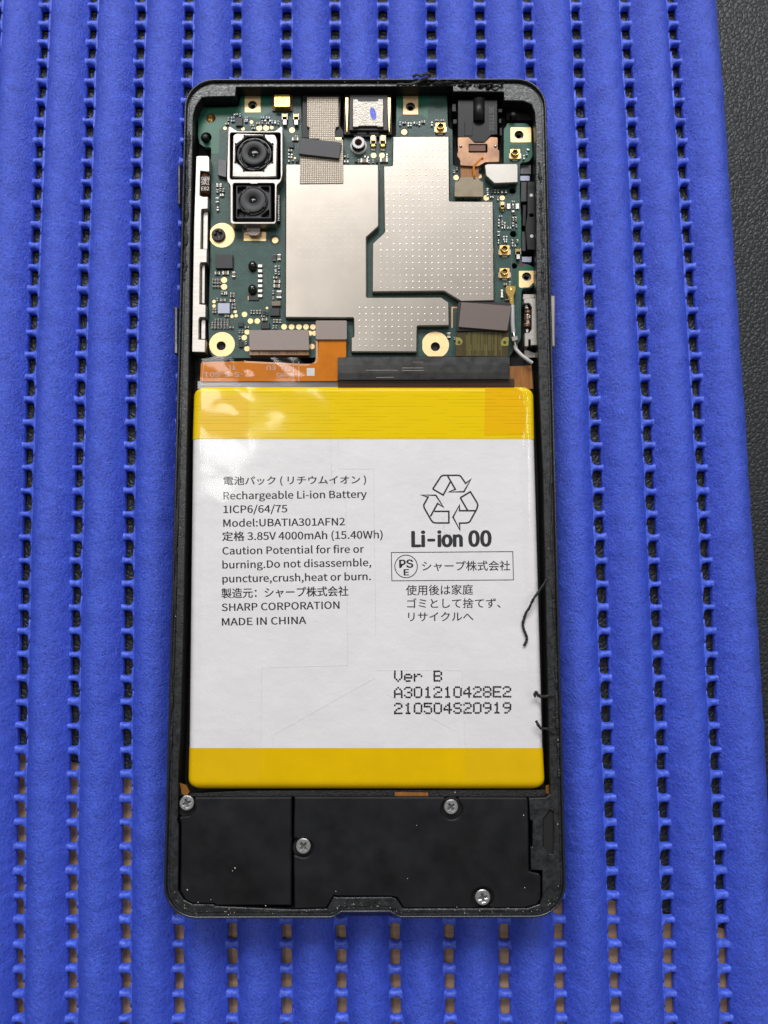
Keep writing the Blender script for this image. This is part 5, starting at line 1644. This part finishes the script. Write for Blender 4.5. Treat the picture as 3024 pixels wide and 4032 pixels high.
film_sheet(lambda t: np.interp(t, [0, .35, .36, 1], [2010, 2010, 2040, 2060]), lambda t: 2108 + 6 * t, 1407, 1800, 40, 60, 28, lambda x, y: .10 + .2 * (y < 1600), 'film', zf2, 2.0, 'wrinkled clear film at the upper right corner of the battery')
film_sheet(lambda t: 1330 + 0 * t, lambda t: 2025 + 0 * t, 1494, 1530, 50, 8, 35, lambda x, y: .03, 'film_brown', lambda x, y: -1.25, 0, 'smoky film strip below the black tape')
film_sheet(lambda t: 742 - 5 * t, lambda t: 1026 + 0 * t, 2870, 3100, 40, 40, 41, lambda x, y: .06, 'film', lambda x, y: ZBt + .12 - 1.0 * min(1.2, max(0, (BL(y) + 26 - x) / 26.)) ** 2 - 1.2 * max(0, (y - 3060) / 45.) ** 2, 0, 'clear film at the lower left corner of the battery')
film_sheet(lambda t: 1826 + 8 * t, lambda t: 2140 + 12 * t, 2640, 3105, 40, 50, 47, lambda x, y: .06, 'film', lambda x, y: ZBt + .12 - 1.0 * min(1.2, max(0, (x - BR(y) + 26) / 26.)) ** 2 - .9 * max(0, (y - 3060) / 45.) ** 2, 0, 'clear film at the lower right corner of the battery')
for side, x0f, x1f, y0_, y1_ in ((1, lambda t: np.interp(t, [0, 1], [2046, 2078]), lambda t: np.interp(t, [0, 1], [2108, 2140]), 1790, 2650), (-1, lambda t: np.interp(t, [0, 1], [749, 738]), lambda t: np.interp(t, [0, 1], [800, 786]), 1980, 2880)):
    def zf3(x, y, side=side):
        e_ = BR(y) if side > 0 else BL(y)
        d = (e_ - x) * side
        return ZBt + .16 + .12 * math.exp(-((d - 34) / 16.0) ** 2) - 1.1 * min(1.5, max(0, (24 - d) / 26.0)) ** 2
    film_sheet(x0f, x1f, y0_, y1_, 24, 80, 60 + side, lambda x, y: .05, 'film', zf3, 0, 'clear wrap folded over the long side of the battery')
# seams of the transparent pull-tab film lying flat on the label
mb = MB()
for zn, pts in ((7, [(1315, 768), (1322, 917)]), (7, [(1378, 768), (1378, 917)]), (9, [(1070, 0), (1078, 240), (1200, 320), (1210, 900), (1216, 1567)]), (9, [(1133, 0), (1140, 58), (1455, 60), (1462, 700), (1475, 1567)]),
                (11, [(1388, 0), (1385, 246), (685, 268), (677, 915)]), (11, [(1610, 350), (776, 818), (776, 915)]), (12, [(400, 420), (915, 695), (918, 780)]), (12, [(330, 250), (938, 252), (956, 780)])):
    mb.stroke(L(Q(zn, *pts), ZBt + .06), .035, ZBt + .08, 'seam')
mb.build('film_seam', battery, None, 'stuff')
# dark foam gasket below the battery, amber film in the corners
plate('foam_gasket', phone, Q(13, (165, 100), (245, 140), (300, 135), (700, 112), (1659, 108)) + Q(14, (1480, 100), (1475, 150), (1300, 155), (740, 150), (0, 148)) + Q(13, (1100, 158), (300, 160), (180, 150)), -3.4, -2.0, 'glue', .05)
for lp in (Q(13, (178, 50), (235, 70), (262, 125), (225, 160), (195, 135)), Q(14, (1440, 70), (1478, 60), (1474, 140), (1440, 125))):
    plate('amber_film', battery, lp, -2.2, -1.7, 'amber', .08)
plate('amber_film', battery, Q(14, (265, 118), (525, 122), (525, 150), (265, 148)), -2.0, -1.85, 'flex_brown', .03)

# ------------------------------------------------------------------ speaker covers with screws
ZC = -.75


def arc(zn, x, y, r, a0, a1, n=10):
    return Q(zn, *[(x + r * math.cos(math.radians(a0 + (a1 - a0) * k / n)), y + r * math.sin(math.radians(a0 + (a1 - a0) * k / n))) for k in range(n + 1)])


left_lp = (Q(13, (305, 168), (1094, 166), (1090, 1050), (478, 1050), (462, 1036), (285, 1034), (225, 1000), (186, 930), (190, 385), (178, 330), (235, 322)) + arc(13, 238, 250, 72, 80, -20, 8))
cl = plate('speaker_cover', phone, left_lp, -5, ZC, 'cover', .22, label='smooth black cover left of the bottom seam, smudged')
r13 = lambda *p: Q(13, *p)
right_lp = (r13((1118, 164)) + Q(14, (650, 158)) + arc(14, 708, 248, 84, 232, -52, 16) + Q(14, (765, 160), (1290, 162), (1303, 175), (1312, 735), (1390, 755), (1402, 775), (1402, 950), (1370, 995), (1280, 1018),
            (1010, 1022)) + arc(14, 950, 938, 84, 50, -230, 16) + Q(14, (885, 1022), (335, 1022), (282, 940), (232, 930)) + r13((1470, 975), (1440, 968), (1378, 1072), (1118, 1078), (1112, 640)) +
            arc(13, 1190, 578, 82, 120, -120, 16) + r13((1112, 500)))
cr_ = plate('speaker_cover', phone, right_lp, -5, ZC, 'cover', .22, label='wide black cover right of the bottom seam, with three screw pockets')
for zn, x, y, r in ((13, 238, 250, 78), (14, 708, 248, 88), (14, 950, 938, 88), (13, 1190, 578, 86)):
    MB().prism([disc(zn, x, y, r, -1.5, 32)], -5, -1.75, 'black_matte', .05).build('screw_pocket', cl if (zn, x) == (13, 238) else cr_)
screw(phone, 13, 237, 213, 60, -.75, 'zinc', .35, 'silver screw at the upper left corner of the covers', dark='inner_grey')
screw(phone, 13, 1190, 565, 62, -.8, 'zinc', .75, 'silver screw in the middle of the covers', dark='inner_grey')
screw(phone, 14, 704, 233, 56, -.75, 'zinc', .65, 'silver screw at the upper right of the covers', dark='inner_grey')
screw(phone, 14, 950, 938, 60, -.75, 'zinc', .2, 'silver screw at the lower right of the covers', dark='inner_grey')

# ------------------------------------------------------------------ loose adhesive strands
def strand(pts, rad, label, zn=0):
    c = catmull(path(zn, pts), 8)
    rr = [rad * (.7 + .35 * random.random()) for _ in c]
    for q in c[1:-1]: q += Vector((random.gauss(0, .025), random.gauss(0, .025), random.gauss(0, .02)))
    rr[-1] = rad * .3; rr[0] = rad * .6
    b = (c[0].x, c[0].y, c[0].z)
    o = MB().tube(c, rr, 'glue', 7, True, .55)
    ob = bpy.data.objects.new('adhesive_strand', o.mesh('adhesive_strand', b))
    ob.location = (b[0] * MM, b[1] * MM, (b[2] + ZO) * MM)
    COL.objects.link(ob)
    tag(ob, label, 'glue strand', 'torn strands of black adhesive')


strand([(1512, 1050, .0), (1490, 1085, .1), (1440, 1160, .15), (1385, 1240, .3), (1350, 1310, .1), (1315, 1370, -.35), (1298, 1420, -.55), (1287, 1465, -.6), (1298, 1520, -.6), (1318, 1570, -.6), (1325, 1600, -.6), (1310, 1645, -.6), (1300, 1665, -.65)], .27,
       'long curved black glue strand draped over the battery edge', 10)
strand([(1450, 440, .3), (1462, 405, .35), (1480, 430, .2), (1520, 438, .15), (1560, 430, 0), (1590, 432, -.3)], .33, 'short black glue strand curling up beside the printed serial number', 12)
strand([(1462, 608, .3), (1478, 640, .35), (1500, 662, .2), (1545, 668, .1), (1575, 690, -.1), (1600, 698, -.3)], .3, 'short black glue strand beside the lower right label edge', 12)
strand([(1625, 302, .1), (1642, 294, .5), (1660, 299, .8), (1680, 289, .9), (1694, 297, .6), (1678, 308, .5), (1650, 320, .2), (1615, 332, 0), (1560, 332, -.3)], .34, 'knotted black glue strand sticking out over the top edge')
